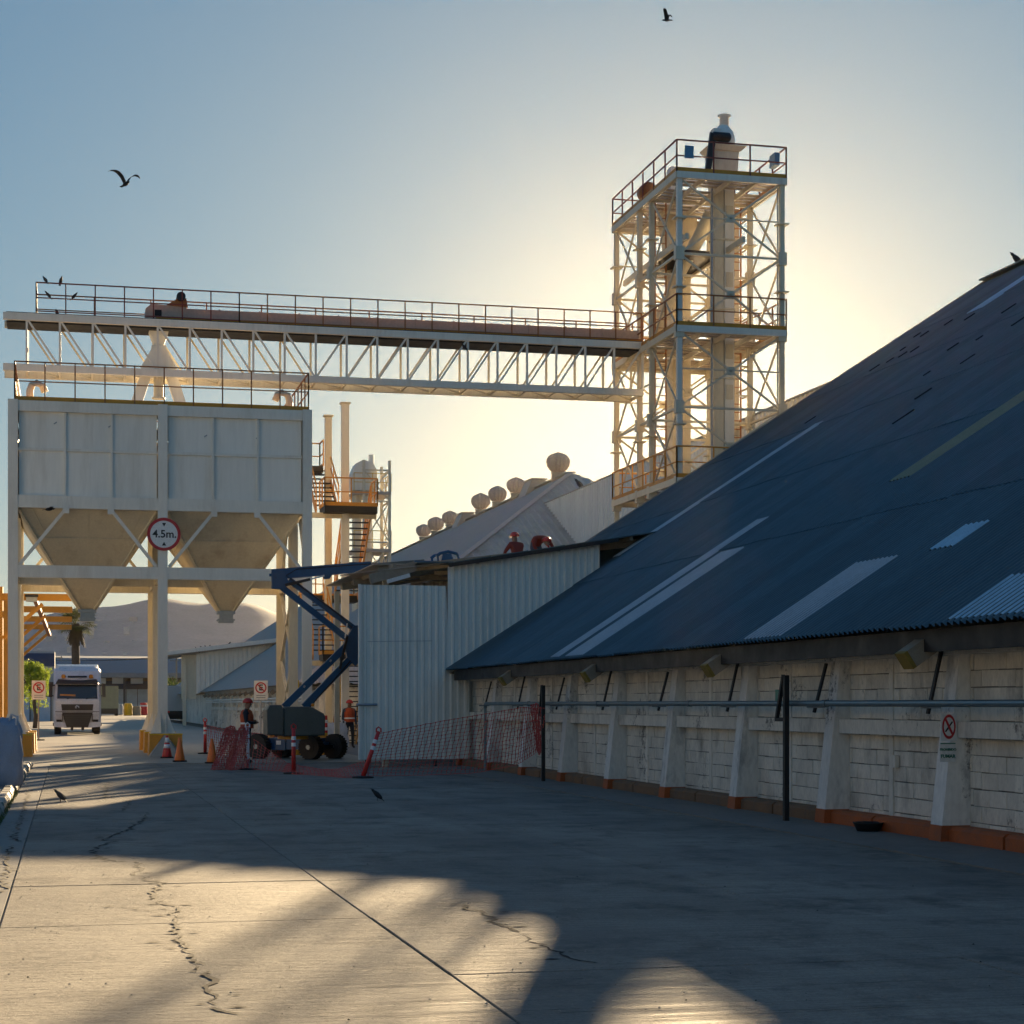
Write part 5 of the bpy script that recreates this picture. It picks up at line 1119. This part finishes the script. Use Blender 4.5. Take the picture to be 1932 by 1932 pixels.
# ================================================================== lorry coming down the road
def lorry():
    p = onG(146, 1386); t = thing('lorry', 'white lorry facing the camera with black grille and dark mirrors', 'lorry', (p.x, p.y + .3, 0), local=True)
    W = 1.24
    prof = [(.12, .62), (.02, .95), (0, 1.3), (.02, 1.82), (.26, 2.72), (.42, 3.0), (.75, 3.42), (1.2, 3.58), (2.3, 3.6), (2.3, .62)]
    def slab(pr, x0, x1): return G().prism([(x0, y_, z_) for y_, z_ in pr], (x1 - x0, 0, 0))
    gg = G(); n = len(prof); ws = [W - .06, W, W]   # rounded corners
    for x_, ins in ((-W, .10), (-W + .10, 0), (W - .10, 0), (W, .10)):
        gg.v += [V((x_, y_ + ins * (1 if y_ < 2 else -1) * (1 if z_ > .7 else 1), z_ - (ins * .8 if z_ > 3.3 else 0))) for y_, z_ in prof]
    gg.f = [tuple(range(n)), tuple(reversed(range(3 * n, 4 * n)))]
    for k in range(3): gg.f += [(k * n + i, (k + 1) * n + i, (k + 1) * n + (i + 1) % n, k * n + (i + 1) % n) for i in range(n)]
    gg.mi = [0] * len(gg.f)
    cab = part('cab', gg, 'truck', t)
    def fy(z):
        for (y0, z0), (y1, z1) in zip(prof[:-1], prof[1:]):
            if z0 <= z <= z1 and z1 > z0: return y0 + (y1 - y0) * (z - z0) / (z1 - z0)
        return 0
    def pane(name, pts, mat, lift, par=cab): return part(name, G().prism([(x_, fy(z_) - lift, z_) for x_, z_ in pts], (0, lift * .8, 0)), mat, par)
    ws_ = pane('windscreen', [(-1.05, 1.92), (1.05, 1.92), (1.02, 2.66), (-1.02, 2.66)], 'glass', .02)
    pane('dashboard_glow', [(-.9, 2.08), (-.1, 2.05), (-.1, 2.14), (-.9, 2.17)], 'amber', .024)
    for x_ in (-.55, .45): part('wiper', G().bar((x_, fy(1.95) - .03, 1.9), (x_ + .5, fy(2.1) - .04, 2.02), .025), 'plastic', ws_)
    part('sun_visor', G().prism([(-1.12, -.06, 2.70), (1.12, -.06, 2.70), (1.0, .0, 2.92), (.3, .02, 2.86), (-.3, .02, 2.86), (-1.0, .0, 2.92)], (0, .32, .06)), 'plastic', cab)
    pane('upper_grille', [(-.80, 1.28), (.80, 1.28), (.84, 1.62), (-.84, 1.62)], 'plastic', .025)
    part('lower_grille', G().prism([(-.56, -.10, .40), (.56, -.10, .40), (.80, -.07, 1.18), (-.80, -.07, 1.18)], (0, .1, 0)), 'plastic', cab)
    for k in range(6): part('grille_slat', G().box(-.60 - .02 * k, .60 + .02 * k, -.115, -.08, .50 + .105 * k, .525 + .105 * k), 'turret', cab)
    pane('seam', [(-1.15, 1.20), (1.15, 1.20), (1.15, 1.235), (-1.15, 1.235)], 'plastic', .012)
    text('SITRAK', 'sign', cab, .17, facing((0, fy(1.74) - .02, 1.76)))
    # emblem: a curled horse-head like crest
    em = G(); em.path([(-.06, -.035, 1.40), (-.09, -.035, 1.47), (-.02, -.035, 1.54), (.06, -.035, 1.50), (.09, -.035, 1.42)], [.03, .045, .05, .04, .015], 8); part('emblem', em, 'lamp', cab)
    for s in (-1, 1):
        pane('headlight', [(s * 1.1, .98), (s * .80, .93), (s * .78, 1.10), (s * 1.14, 1.14)][:: s], 'lamp', .02)
        pane('fog_lamp', [(s * 1.08, .68), (s * .8, .68), (s * .82, .80), (s * 1.1, .80)][:: s], 'plastic', .02)
        part('lamp_bezel', G().box(s * .78 - .02, s * .78 + .02, -.03, .1, .7, 1.1), 'plastic', cab)
        mi = part('mirror', G().hexa([(s * 1.30, .05, 2.0), (s * 1.48, .05, 2.0), (s * 1.48, .3, 2.0), (s * 1.30, .3, 2.0)], [(s * 1.28, .1, 2.75), (s * 1.47, .1, 2.72), (s * 1.47, .3, 2.72), (s * 1.28, .3, 2.75)]), 'plastic', t)
        part('mirror_arm', G().bar((s * 1.15, .3, 2.65), (s * 1.38, .2, 2.6), .06), 'plastic', mi); part('mirror_arm', G().bar((s * 1.15, .3, 2.05), (s * 1.38, .2, 2.1), .06), 'plastic', mi)
        bx = part('roof_lamp', G().lathe((s * .72, .42, 3.02), [(.11, 0), (.12, .12), (.07, .2)], 12), 'amber', t)
        for y_ in (1.35, 5.6, 6.9, 10.5):
            wl = part('wheel', G().tube((s * .88, y_, .52), (s * 1.2, y_, .52), .52, 22), 'rubber', t); part('rim', G().tube((s * 1.16, y_, .52), (s * 1.215, y_, .52), .3, 16), 'grey', wl)
        part('side_step', G().box(s * 1.1, s * 1.28, .9, 1.9, .45, .62), 'plastic', t)
    part('bumper', G().prism([(-1.22, -.02, .42), (-.6, -.05, .36), (.6, -.05, .36), (1.22, -.02, .42), (1.24, 0, .66), (-1.24, 0, .66)], (0, .35, 0)), 'truck', t)
    part('number_plate', G().box(-.18, .18, -.075, -.055, .46, .58), 'sign', t)
    for x_ in (-.28, .28): part('tow_bracket', G().box(x_ - .07, x_ + .07, -.08, .1, .22, .5), 'plastic', t)
    part('chassis_rail', G().box(-.45, .45, .3, 12.5, .55, .85), 'plastic', t)
    part('visor_bar', G().tube((-.5, .35, 3.1), (.5, .35, 3.1), .05, 8), 'plastic', t)
    part('roof_deflector', G().hexa([(-1.0, 1.0, 3.5), (1.0, 1.0, 3.5), (1.15, 2.3, 3.5), (-1.15, 2.3, 3.5)], [(-.9, 1.5, 3.68), (.9, 1.5, 3.68), (1.1, 2.3, 3.8), (-1.1, 2.3, 3.8)]), 'truck', t)
    part('trailer_body', G().box(-1.22, 1.22, 3.2, 12.6, 1.1, 3.5), 'farpane', t)
lorry()

# ================================================================== signs on poles
def noparking(u, vbase, vtop, label, wd=.6):
    p = onG(u, vbase); z1 = onY(u, vtop, p.y).z; t = thing('no_parking_sign', label, 'sign', (p.x, p.y, 0), group='no parking signs')
    T('pole', (p.x, p.y, 0), (p.x, p.y, z1 - .1), .03, 'grey', t)
    part('foot', G().lathe((p.x, p.y, 0), [(.28, .005), (.28, .05), (.08, .07)], 14), 'base', t)
    bd = BX('board', p.x - wd / 2, p.x + wd / 2, p.y - .05, p.y - .03, z1 - .85, z1, 'sign', t); rg = G(); cz_ = z1 - .32
    for k in range(30):
        a0, a1 = 2 * math.pi * k / 30, 2 * math.pi * (k + 1) / 30
        rg.quad(*[(p.x + r * math.cos(a), p.y - .054, cz_ + r * math.sin(a)) for r, a in ((.19, a0), (.19, a1), (.25, a1), (.25, a0))])
    part('ring', rg, 'sign_red', bd); text('E', 'sign_blk', bd, .36, facing((p.x, p.y - .053, cz_)), bold=.01)
    part('slash', G().bar((p.x - .14, p.y - .056, cz_ + .14), (p.x + .14, p.y - .056, cz_ - .14), .004, .05, up=(1, 0, 0)), 'sign_red', bd)
    for k in range(2): part('text_line', G().box(p.x - .2, p.x + .2, p.y - .054, p.y - .05, z1 - .68 - .09 * k, z1 - .64 - .09 * k), 'grey', bd)
noparking(73, 1397, 1284, 'no parking sign on a thin pole beside the green tree')
noparking(492, 1398, 1284, 'no parking sign on a thin pole in front of the grey warehouse')
for u, v0, v1, Yw, lb in ((547, 1283, 1313, 66.9, 'yellow warning sign between the bin legs'), (640, 1290, 1318, 72, 'yellow warning sign half hidden behind the stair column')):
    p = onY(u, v0, Yw); q = onY(u + 17, v1, Yw); t = thing('warning_sign', lb, 'sign', (p.x, Yw, 0), group='yellow warning signs')
    bd = BX('board', p.x, q.x, Yw - .02, Yw, q.z, p.z, 'sign_yel', t); cx_ = (p.x + q.x) / 2; wz = p.z - .06
    part('triangle', G().prism([(cx_ - .13, Yw - .025, wz - .27), (cx_ + .13, Yw - .025, wz - .27), (cx_, Yw - .025, wz - .02)], (0, .003, 0)), 'sign_blk', bd)
    part('triangle_field', G().prism([(cx_ - .09, Yw - .028, wz - .25), (cx_ + .09, Yw - .028, wz - .25), (cx_, Yw - .028, wz - .08)], (0, .002, 0)), 'sign_yel', bd)
    T('post', (cx_, Yw + .03, 0), (cx_, Yw + .03, p.z), .03, 'grey', t)

# ================================================================== bulk bags
def bag(loc, w_, h, mat, label, seed):
    rnd = random.Random(seed); t = thing('bulk_bag', label, 'bag', loc, group='woven bulk bags'); n = 36; gg = G(); rows = [(0, .88), (.04, .97), (.14, 1.03), (.25, 1.06), (.38, 1.04), (.5, 1.08), (.62, 1.03), (.75, 1.02), (.84, .98), (.92, .9), (1.02, .80), (.97, .66), (1.04, .5), (.96, .3), (1.0, .1)]
    for f, s_ in rows:
        for k in range(n):
            a = 2 * math.pi * k / n; sq = 1 / max(abs(math.cos(a)), abs(math.sin(a))) ** .65
            r = w_ / 2 * s_ * sq * .95 * (1 + .055 * math.sin(5 * a + f * 6 + seed) + .03 * math.sin(11 * a - f * 9) + rnd.uniform(-.05, .05)); gg.v.append(V(loc) + V((r * math.cos(a), r * math.sin(a), h * f + rnd.uniform(-.02, .02) * (f > .1))))
    for i in range(len(rows) - 1): gg.f += [(i * n + k, i * n + (k + 1) % n, (i + 1) * n + (k + 1) % n, (i + 1) * n + k) for k in range(n)]
    gg.f.append(tuple(range((len(rows) - 1) * n, len(rows) * n))); gg.mi = [0] * len(gg.f)
    part('sack', gg, mat, t, smooth=True)
    for sx in (-1, 1):
        for sy in (-1, 1):
            c_ = V(loc) + V((sx * w_ * .36, sy * w_ * .36, h * .93)); part('lifting_loop', G().path([c_, c_ + V((sx * .02, 0, .15)), c_ + V((-sx * .08, 0, .2)), c_ + V((-sx * .14, 0, .02))], .022, 6), 'tarp', t)
    return t
p = onG(14, 1484, .11)
bag((p.x - .14, p.y + .3, .11), .8, 1.22, 'bag_blue', 'grey-blue bulk bag on the left pavement, nearest', 1)
bag((p.x - 1.0, p.y + 1.6, .11), .95, 1.1, 'tarp', 'white bulk bag on the left pavement, behind the grey-blue bag', 2)
bag((p.x - .9, p.y + .4, .11), .9, 1.2, 'tarp', 'white bulk bag at the left frame edge', 5)
p = onG(628, 1418); bag((p.x, p.y, 0), 1.0, .95, 'tarp', 'white bulk bag slumped behind the lift wheel', 3)
p = onG(615, 1420); q = G(); t = thing('striped_barrier_tube', 'red and white banded tube standing behind the lift', 'post', (p.x, p.y, 0))
part('tube', G().tube((p.x, p.y, 0), (p.x, p.y, 1.25), .07, 12, .05), 'red', t)
for z_ in (.45, .75, 1.0): part('reflective_band', G().tube((p.x, p.y, z_), (p.x, p.y, z_ + .1), .07, 12, .068), 'refl', t)

# ================================================================== far yard: canopy building, trailers, drums, shrubs
FB = thing('far_depot', 'long low depot with grey roof across the end of the yard', 'building', (5, 330, 0))
part('roof', G().hexa([(-30, 322, 6.8), (60, 322, 6.8), (60, 372, 6.8), (-30, 372, 6.8)], [(-28, 330, 9.6), (58, 330, 9.6), (58, 372, 11), (-28, 372, 11)]), 'farroof', FB)
BX('fascia', -30, 60, 321.7, 322, 6.1, 6.9, 'farroof', FB); BX('wall', -30, 60, 345, 345.4, 0, 7, 'fardark', FB)
for k in range(12): BX('column', -26 + 7 * k, -25.6 + 7 * k, 322.4, 322.8, 0, 6.8, 'fardark', FB)
for k in range(8):
    x_ = 2.2 + 1.9 * k; BX('pale_panel', x_, x_ + 1.8, 330, 330.2, .9, 4.2, 'farpane', FB)
BX('plinth', 2, 18, 329.8, 330.3, 0, .85, 'farblue', FB); BX('lintel', 2, 18, 329.8, 330.3, 4.25, 5.6, 'farblue', FB)
for k in range(5): BX('roof_unit', 1 + 3.1 * k, 3 + 3.1 * k, 323, 325, 5.1, 6.2 - .2 * (k % 2), 'house', FB)
OF = thing('yard_office', 'small cream yard office with pale door behind the green tree', 'building', (-6, 180, 0))
BX('wall', -13, -1.2, 180, 186, 0, 3.4, 'house', OF); BX('roof', -13.5, -.9, 179.5, 186.5, 3.4, 3.7, 'fardark', OF); BX('sign_band', -8, -1.3, 179.9, 180, 5.2, 6.4, 'farblue', OF); BX('upper_wall', -9, -1.3, 180.0, 186, 3.7, 6.6, 'house', OF)
for x_ in (-4.6, -2.7): BX('door', x_, x_ + 1.0, 179.9, 180, 0, 2.3, 'farpane', OF); BX('door_frame', x_ - .1, x_ + 1.1, 179.93, 179.99, 0, 2.42, 'fardark', OF)
def trailer(x, y, w_, l_, h, mat, label, lights, group='parked trailers'):
    t = thing('parked_trailer', label, 'trailer', (x, y, 0), group=group)
    BX('body', x - w_ / 2, x + w_ / 2, y, y + l_, 1.0, h, mat, t); BX('frame', x - w_ / 2 + .2, x + w_ / 2 - .2, y + .1, y + l_, .6, 1.0, 'plastic', t)
    for k in range(int(l_ / 1.1)):
        for s_ in (-1, 1): BX('side_rib', x + s_ * w_ / 2 - .04, x + s_ * w_ / 2 + .04, y + .2 + 1.1 * k, y + .32 + 1.1 * k, 1.0, h, mat, t)
    for s_ in (-1, 1):
        for yy in (1.5, 2.8, l_ - 1.5): part('wheel', G().tube((x + s_ * (w_ / 2 - .35), y + yy, .5), (x + s_ * (w_ / 2 - .02), y + yy, .5), .5, 16), 'rubber', t)
        if lights: BX('tail_light', x + s_ * .75 - .15, x + s_ * .75 + .15, y - .04, y, .85, 1.0, 'red', t)
    BX('mud_flap', x - w_ / 2 + .1, x + w_ / 2 - .1, y + .6, y + .65, .25, .9, 'plastic', t); B('top_rail', (x - w_ / 2, y, h + .05), (x - w_ / 2, y + l_, h + .05), .1, mat, t)
q = onY(205, 1345, 262); trailer(q.x, 262, 2.6, 9, 4.1, 'skyl_yel', 'yellow tipping trailer standing behind the lorry', False)
q = onG(337, 1362); trailer(q.x - .2, q.y, 2.5, 10, 3.3, 'house', 'white trailer with red tail lights beside the bin leg', True)
for i, (u, v, h, m_, lb) in enumerate(((229, 1349, 1.6, 'grey', 'grey drum in the far yard, left of the ochre drum'), (246, 1350, 1.7, 'sign_yel', 'ochre drum in the far yard'), (262, 1350, 1.3, 'wood', 'brown drum in the far yard beside the red barrier'), (284 - 22 + 0, 1349, 1.8, 'red', 'red barrier drum in the far yard'))):
    if i == 3: u = 263 + 12
    p = onG(u - 4, v); t = thing('yard_drum', lb, 'drum', (p.x, p.y, 0), group='drums in the far yard')
    part('drum_body', G().lathe((p.x, p.y, 0), [(.55, 0), (.6, .1), (.55, h * .5), (.6, h * .52), (.5, h), (.2, h + .05)], 14), m_, t); part('drum_band', G().lathe((p.x, p.y, 0), [(.62, h * .7), (.6, h * .8)], 14), 'refl' if i == 3 else m_, t)

def leafmass(g_, rnd, c, r, n, size, droop=0.0):
    for _ in range(n):
        d = V((rnd.gauss(0, 1), rnd.gauss(0, 1), rnd.gauss(0, 1))).normalized() * (rnd.random() ** .45)
        p = V(c) + V((d.x * r[0], d.y * r[1], d.z * r[2])); a = V((rnd.uniform(-1, 1), rnd.uniform(-1, 1), rnd.uniform(-1, .4) - droop)).normalized() * size * rnd.uniform(.6, 1.4); b = a.cross(V((rnd.uniform(-1, 1), rnd.uniform(-1, 1), rnd.uniform(-1, 1)))).normalized() * size * .28
        g_.quad(p, p + a * .5 + b, p + a, p + a * .5 - b)
p = onG(66, 1374); rnd = random.Random(6)
t = thing('pepper_tree', 'bright green drooping tree behind the left bin leg', 'tree', (p.x, p.y, 0))
part('trunk', G().path([(p.x, p.y, 0), (p.x + .06, p.y, .8), (p.x - .05, p.y, 1.7), (p.x + .1, p.y, 2.6)], [.17, .14, .13, .09], 9), 'bark', t, smooth=True)
for dx, dy in ((-.9, .2), (.7, -.3), (.1, .9), (-.3, -.8)): part('limb', G().path([(p.x, p.y, 2.0), (p.x + dx * .6, p.y + dy * .6, 3.0), (p.x + dx * 1.1, p.y + dy, 3.7)], [.08, .05, .02], 6), 'bark', t)
lg = G()
for k in range(46):
    a = rnd.uniform(0, 6.28); rr_ = rnd.uniform(.2, 1.35) ; c_ = V((p.x + rr_ * math.cos(a) - .2, p.y + rr_ * math.sin(a), 4.45 - rr_ * .55 + rnd.uniform(-.6, .2)))
    leafmass(lg, rnd, c_, (.34, .34, .30), 46, .13, .4)
    L_ = rnd.uniform(.8, 2.6)
    for j in range(6): leafmass(lg, rnd, c_ - V((rnd.uniform(-.08, .08), 0, L_ * j / 6)), (.13, .13, .2), 16, .12, .8)
part('crown', lg, 'leaf', t)
# fan palm
Yp_ = 150; p = onY(143, 1330, Yp_); top = onY(143, 1188, Yp_); rnd = random.Random(9)
t = thing('fan_palm', 'tall fan palm with a shaggy crown behind the lorry', 'palm', (p.x, Yp_, 0))
part('trunk', G().path([(p.x, Yp_, 0), (p.x + .05, Yp_, 3), (p.x - .03, Yp_, 6), (p.x, Yp_, top.z)], [.42, .34, .3, .26], 12), 'bark', t, smooth=True)
sg = G()
for k in range(90):
    a = rnd.uniform(0, 6.28); z0 = top.z + rnd.uniform(-.2, .5); L_ = rnd.uniform(.7, 1.3); o_ = V((math.cos(a), math.sin(a), 0)); q0 = V((p.x, Yp_, z0)) + o_ * .25; q1 = q0 + o_ * .45 * L_ - V((0, 0, L_)); s_ = V((-o_.y, o_.x, 0)) * .12
    sg.quad(q0 - s_, q0 + s_, q1 + s_ * .4, q1 - s_ * .4)
part('dry_skirt', sg, 'dry', t)
pg = G()
for k in range(64):
    a = rnd.uniform(0, 6.28); el = rnd.uniform(-.5, 1.35); o_ = V((math.cos(a) * math.cos(el), math.sin(a) * math.cos(el), math.sin(el))); base_ = V((p.x, Yp_, top.z + .35)); hub = base_ + o_ * rnd.uniform(.7, 1.25)
    sd = o_.cross(Z3 if abs(o_.z) < .9 else V((1, 0, 0))).normalized(); up_ = sd.cross(o_)
    pg.quad(base_ - sd * .02, base_ + sd * .02, hub + sd * .015, hub - sd * .015)
    for j in range(13):
        b_ = (j - 6) / 6 * 1.5; d = (o_ * math.cos(b_) + sd * math.sin(b_)).normalized(); L_ = rnd.uniform(.65, 1.0); tip = hub + d * L_ + V((0, 0, -.14 * L_ - .1 * abs(b_))); pp = d.cross(up_).normalized() * .035
        pg.quad(hub, hub + d * L_ * .5 + pp, tip, hub + d * L_ * .5 - pp)
part('crown', pg, 'palm', t)
# shrubs behind the far shed
for i, (u, Ys, z_, r_, lb) in enumerate(((332, 220, 3.2, 2.2, 'dark round tree left of the far shed'), (352, 235, 2.4, 3.0, 'low dark bush beside the far shed'))):
    q = onY(u, 1320, Ys); t = thing('bushy_tree', lb, 'tree', (q.x, Ys, 0)); rnd = random.Random(30 + i)
    part('trunk', G().path([(q.x, Ys, 0), (q.x + .1, Ys, z_ * .6), (q.x, Ys, z_)], [.2, .16, .1], 7), 'bark', t); lg = G()
    for k in range(16): leafmass(lg, rnd, (q.x + rnd.uniform(-1, 1) * r_, Ys + rnd.uniform(-1, 1) * r_, z_ + rnd.uniform(-.6, 1.0) * r_ * .6), (.9, .9, .7), 60, .28)
    part('crown', lg, 'shrub', t)
for i, (u, Ys, zt) in enumerate(((100, 210, 7.2), (333, 300, 9.0))):
    q = onY(u, 1300, Ys); t = thing('utility_pole', 'thin utility pole with crossarm ' + ('left of the palm' if i == 0 else 'behind the bin leg'), 'pole', (q.x, Ys, 0), group='utility poles')
    T('pole', (q.x, Ys, 0), (q.x, Ys, zt), .14, 'wood', t); B('crossarm', (q.x - 1, Ys, zt - .5), (q.x + 1, Ys, zt - .5), .12, 'wood', t)
    for k in (-.9, 0, .9): part('insulator', G().lathe((q.x + k, Ys, zt - .44), [(.06, 0), (.08, .1), (.04, .2)], 8), 'grey', t)
t = thing('overhead_wires', 'thin overhead wires crossing in front of the hill', 'wires', (0, 210, 6.6)); q = onY(100, 1300, 210)
for k in (-.9, 0, .9):
    pts = [V((q.x + k + 40 * (f - .5), 210 + 30 * f, 6.95 + 1.6 * (2 * f - 1) ** 2 - .2)) for f in [i / 12 for i in range(13)]]
    part('wire', G().path(pts, .02, 4), 'black', t)

# ================================================================== hill behind, with houses
def crest(u):
    K = [(-900, 1190), (-200, 1168), (0, 1160), (180, 1148), (290, 1137), (400, 1128), (480, 1136), (560, 1166), (650, 1230), (760, 1300), (900, 1332), (4000, 1335)]
    for (a, b), (c, d) in zip(K[:-1], K[1:]):
        if a <= u <= c: return b + (d - b) * (u - a) / (c - a)
    return 1332
NXh, NYh = 120, 26; gg = G(); rnd = random.Random(2); YC, YN = 1320, 1010; hz = {}
for i in range(NXh + 1):
    X_ = -700 + 1200 * i / NXh; xc = X_ * CT - YC * ST; d_ = X_ * ST + YC * CT; u_ = 966 + FP * xc / d_; H = 1.64 + (1328 - crest(u_)) / FP * d_ + 2.0 * math.sin(X_ * .043) + 1.5 * math.sin(X_ * .11 + 1)
    for j in range(NYh + 1):
        f = j / NYh; Y_ = YN + (1480 - YN) * f; g_ = min(1, (Y_ - YN) / (YC - YN)); z = H * (g_ ** 1.05) if Y_ <= YC else H * max(0, 1 - ((Y_ - YC) / 240) ** 2 * .4)
        z = max(-.5, z + (0 if j == 0 else 0.8 * math.sin(X_ * .05 + Y_ * .03) * math.sin(X_ * .021 - Y_ * .05) * g_)); gg.v.append(V((X_, Y_, z if j else -1))); hz[(i, j)] = z
for i in range(NXh):
    for j in range(NYh): a = i * (NYh + 1) + j; gg.f.append((a, a + NYh + 1, a + NYh + 2, a + 1))
gg.mi = [0] * len(gg.f); struct('hill', gg, 'hill', smooth=True)
hg = G()
for _ in range(700):
    i = rnd.randrange(10, 75); j = rnd.randrange(2, 16); a = hz[(i, j)]
    X_ = -700 + 1200 * i / NXh + rnd.uniform(-5, 5); Y_ = YN + (1480 - YN) * j / NYh + rnd.uniform(-12, 12); s_ = rnd.uniform(.7, 1.9); h_ = rnd.uniform(1.0, 2.2)
    hg.box(X_ - s_, X_ + s_, Y_ - s_, Y_ + s_, a - 3, a + h_)
o = mesh_obj('hillside_houses', hg, 'house'); o['kind'] = 'stuff'; o['label'] = 'tiny pale houses scattered over the hazy hillside'

# ================================================================== birds
def bird(label, loc, rz, pose, mat='bird', s=1.0, group='birds'):
    t = thing('bird', label, 'bird', loc, rz, group, local=True)
    tl = .25 if pose == 'perch' else 0
    bg_ = G(); pr = [(.008, -.17), (.035, -.13), (.06, -.06), (.066, .02), (.05, .09), (.034, .12), (.038, .15), (.03, .185), (.008, .205)]
    bg_.lathe((0, 0, 0), [(r * s, z * s) for r, z in pr], 10, axis=1)      # body along +Y, head at +Y
    tilt = Matrix.Rotation(math.radians({'perch': 50, 'stand': 44, 'fly': 8}[pose]), 4, 'X'); zc = {'perch': .12, 'stand': .16, 'fly': 0}[pose] * s
    tr_ = Matrix.Translation((0, 0, zc)) @ tilt
    def tf(g_): g_.v = [tr_ @ p for p in g_.v]; return g_
    part('body', tf(bg_), mat, t, smooth=True)
    part('beak', tf(G().tube((0, .2 * s, 0), (0, .24 * s, -.01 * s), .012 * s, 6, .002 * s)), 'boot', t)
    part('tail', tf(G().hexa([(-.02 * s, -.12 * s, -.006), (.02 * s, -.12 * s, -.006), (.05 * s, -.27 * s, -.006), (-.05 * s, -.27 * s, -.006)][::-1], [(-.02 * s, -.12 * s, .006), (.02 * s, -.12 * s, .006), (.05 * s, -.27 * s, .004), (-.05 * s, -.27 * s, .004)][::-1])), mat, t)
    for sd in (-1, 1):
        if pose == 'fly':
            wg = G(); up_ = loc_up; sec = [(.03, .09, -.07, 0), (.14, .12, -.06, .13), (.26, .13, -.04, .20), (.38, .10, -.03, .23), (.50, .03, -.03, .22), (.56, -.03, -.05, .20)]
            L1 = [V((sd * x, y0, .02 + z * up_)) * s for x, y0, y1, z in sec]; L2 = [V((sd * x, y1, .02 + z * up_)) * s for x, y0, y1, z in sec]; th = V((0, 0, .012 * s)); m_ = len(sec)
            wg._add(L1 + L2 + [p_ + th for p_ in L1] + [p_ + th for p_ in L2], sum([[(i, i + 1, m_ + i + 1, m_ + i), (2 * m_ + i, 3 * m_ + i, 3 * m_ + i + 1, 2 * m_ + i + 1), (i, 2 * m_ + i, 2 * m_ + i + 1, i + 1), (m_ + i, m_ + i + 1, 3 * m_ + i + 1, 3 * m_ + i)] for i in range(m_ - 1)], [])); part('wing', tf(wg), mat, t)
        else:
            wg = G(); wg.ball((sd * .05 * s, -.03 * s, .01 * s), .022 * s, .13 * s, .05 * s, 8, 6); part('wing', tf(wg), mat, t, smooth=True)
            T('leg', (sd * .025 * s, 0, 0), (sd * .025 * s, 0, zc), .006 * s, 'boot', t, n=5)
def P_at(u, v, dist): r = ray(u, v); return EYE + r.normalized() * dist
loc_up = 1.35; bird('dark bird flying with raised wings at upper left', P_at(237, 347, 30), math.radians(-150), 'fly', s=.5)
loc_up = 1.5; bird('dark bird flying at the top centre of the sky', P_at(1258, 38, 32), math.radians(55), 'fly', s=.36)
p = onG(114, 1513, .004); bird('brown pigeon standing on the sunlit road', (p.x, p.y, .004), math.radians(75), 'stand', 'bird2', .68, 'pigeons on the road')
p = onG(712, 1511, .004); bird('dark pigeon standing on the shaded road', (p.x, p.y, .004), math.radians(80), 'stand', 'bird', .66, 'pigeons on the road')
p = onX(1919, 503, RX - .1); bird('dark bird perched on the warehouse ridge at upper right', (RX - .1, p.y, RZ + .055), math.radians(60), 'perch', s=1.5)
for k, (u, rz, lb) in enumerate(((85, 40, 'dark bird perched on the left end of the bridge top rail'), (115, 200, 'dark bird perched on the bridge top rail, right of the end bird'))):
    p = onY(u, 536, YF); bird(lb, (p.x, YF, ZT + 1.19), math.radians(rz), 'perch', s=.75, group='birds on the bridge rail')
for k, (u, rz, lb) in enumerate(((91, 90, 'dark bird on the middle rail, left of its pair'), (140, 270, 'dark bird on the middle rail right of the railing corner'))):
    p = onY(u, 555, YF); bird(lb, (p.x, YF, ZT + .69), math.radians(rz), 'perch', s=.75, group='birds on the bridge rail')
p = onY(107, 588, YF); bird('dark bird sitting low on the bridge deck edge', (p.x, YF + .3, ZT + .19), math.radians(20), 'perch', s=.75, group='birds on the bridge rail')
p = onY(876, 668, YF); bird('dark bird clinging below the bridge deck at mid span', (p.x, YF - .05, 13.92), math.radians(70), 'perch', s=.85, group='birds on the bridge rail')
loc_up = .1; p = onY(93, 962, 59.7); bird('dark bird gliding in front of the left hopper beam', (p.x, 59.5, p.z), math.radians(-80), 'fly', s=.8)
for k, u in enumerate((372, 382, 389, 396, 432)):
    p = onY(u, 1235, 140.3); bird(['leftmost', 'second', 'third', 'fourth', 'rightmost'][k] + ' of five small birds along the far shed roof edge', (p.x, 140.35, fz(p.x) + .16), math.radians(60 + 40 * k), 'perch', s=1.2, group='birds on the far shed')
p = onX(1097, 893, 27.2); bird('dark bird perched on the gallery roof by a short pipe', (27.1, p.y, 13.37), 1.0, 'perch', s=2.0)

# ================================================================== haze: the dusty evening air
hb = G(); hb.box(-905, 905, -65, 1505, -2.3, 92)
hm = bpy.data.materials.new('dusty_air'); hm.use_nodes = True; M['haze'] = hm
t_ = hm.node_tree; t_.nodes.clear(); out_ = t_.nodes.new('ShaderNodeOutputMaterial'); vp = t_.nodes.new('ShaderNodeVolumePrincipled')
vp.inputs['Color'].default_value = (1, .88, .68, 1); vp.inputs['Density'].default_value = .000015; vp.inputs['Anisotropy'].default_value = .88
t_.links.new(vp.outputs[0], out_.inputs['Volume'])
o = mesh_obj('haze', hb, 'haze'); o['kind'] = 'stuff'; o['label'] = 'thin dusty haze in the air'
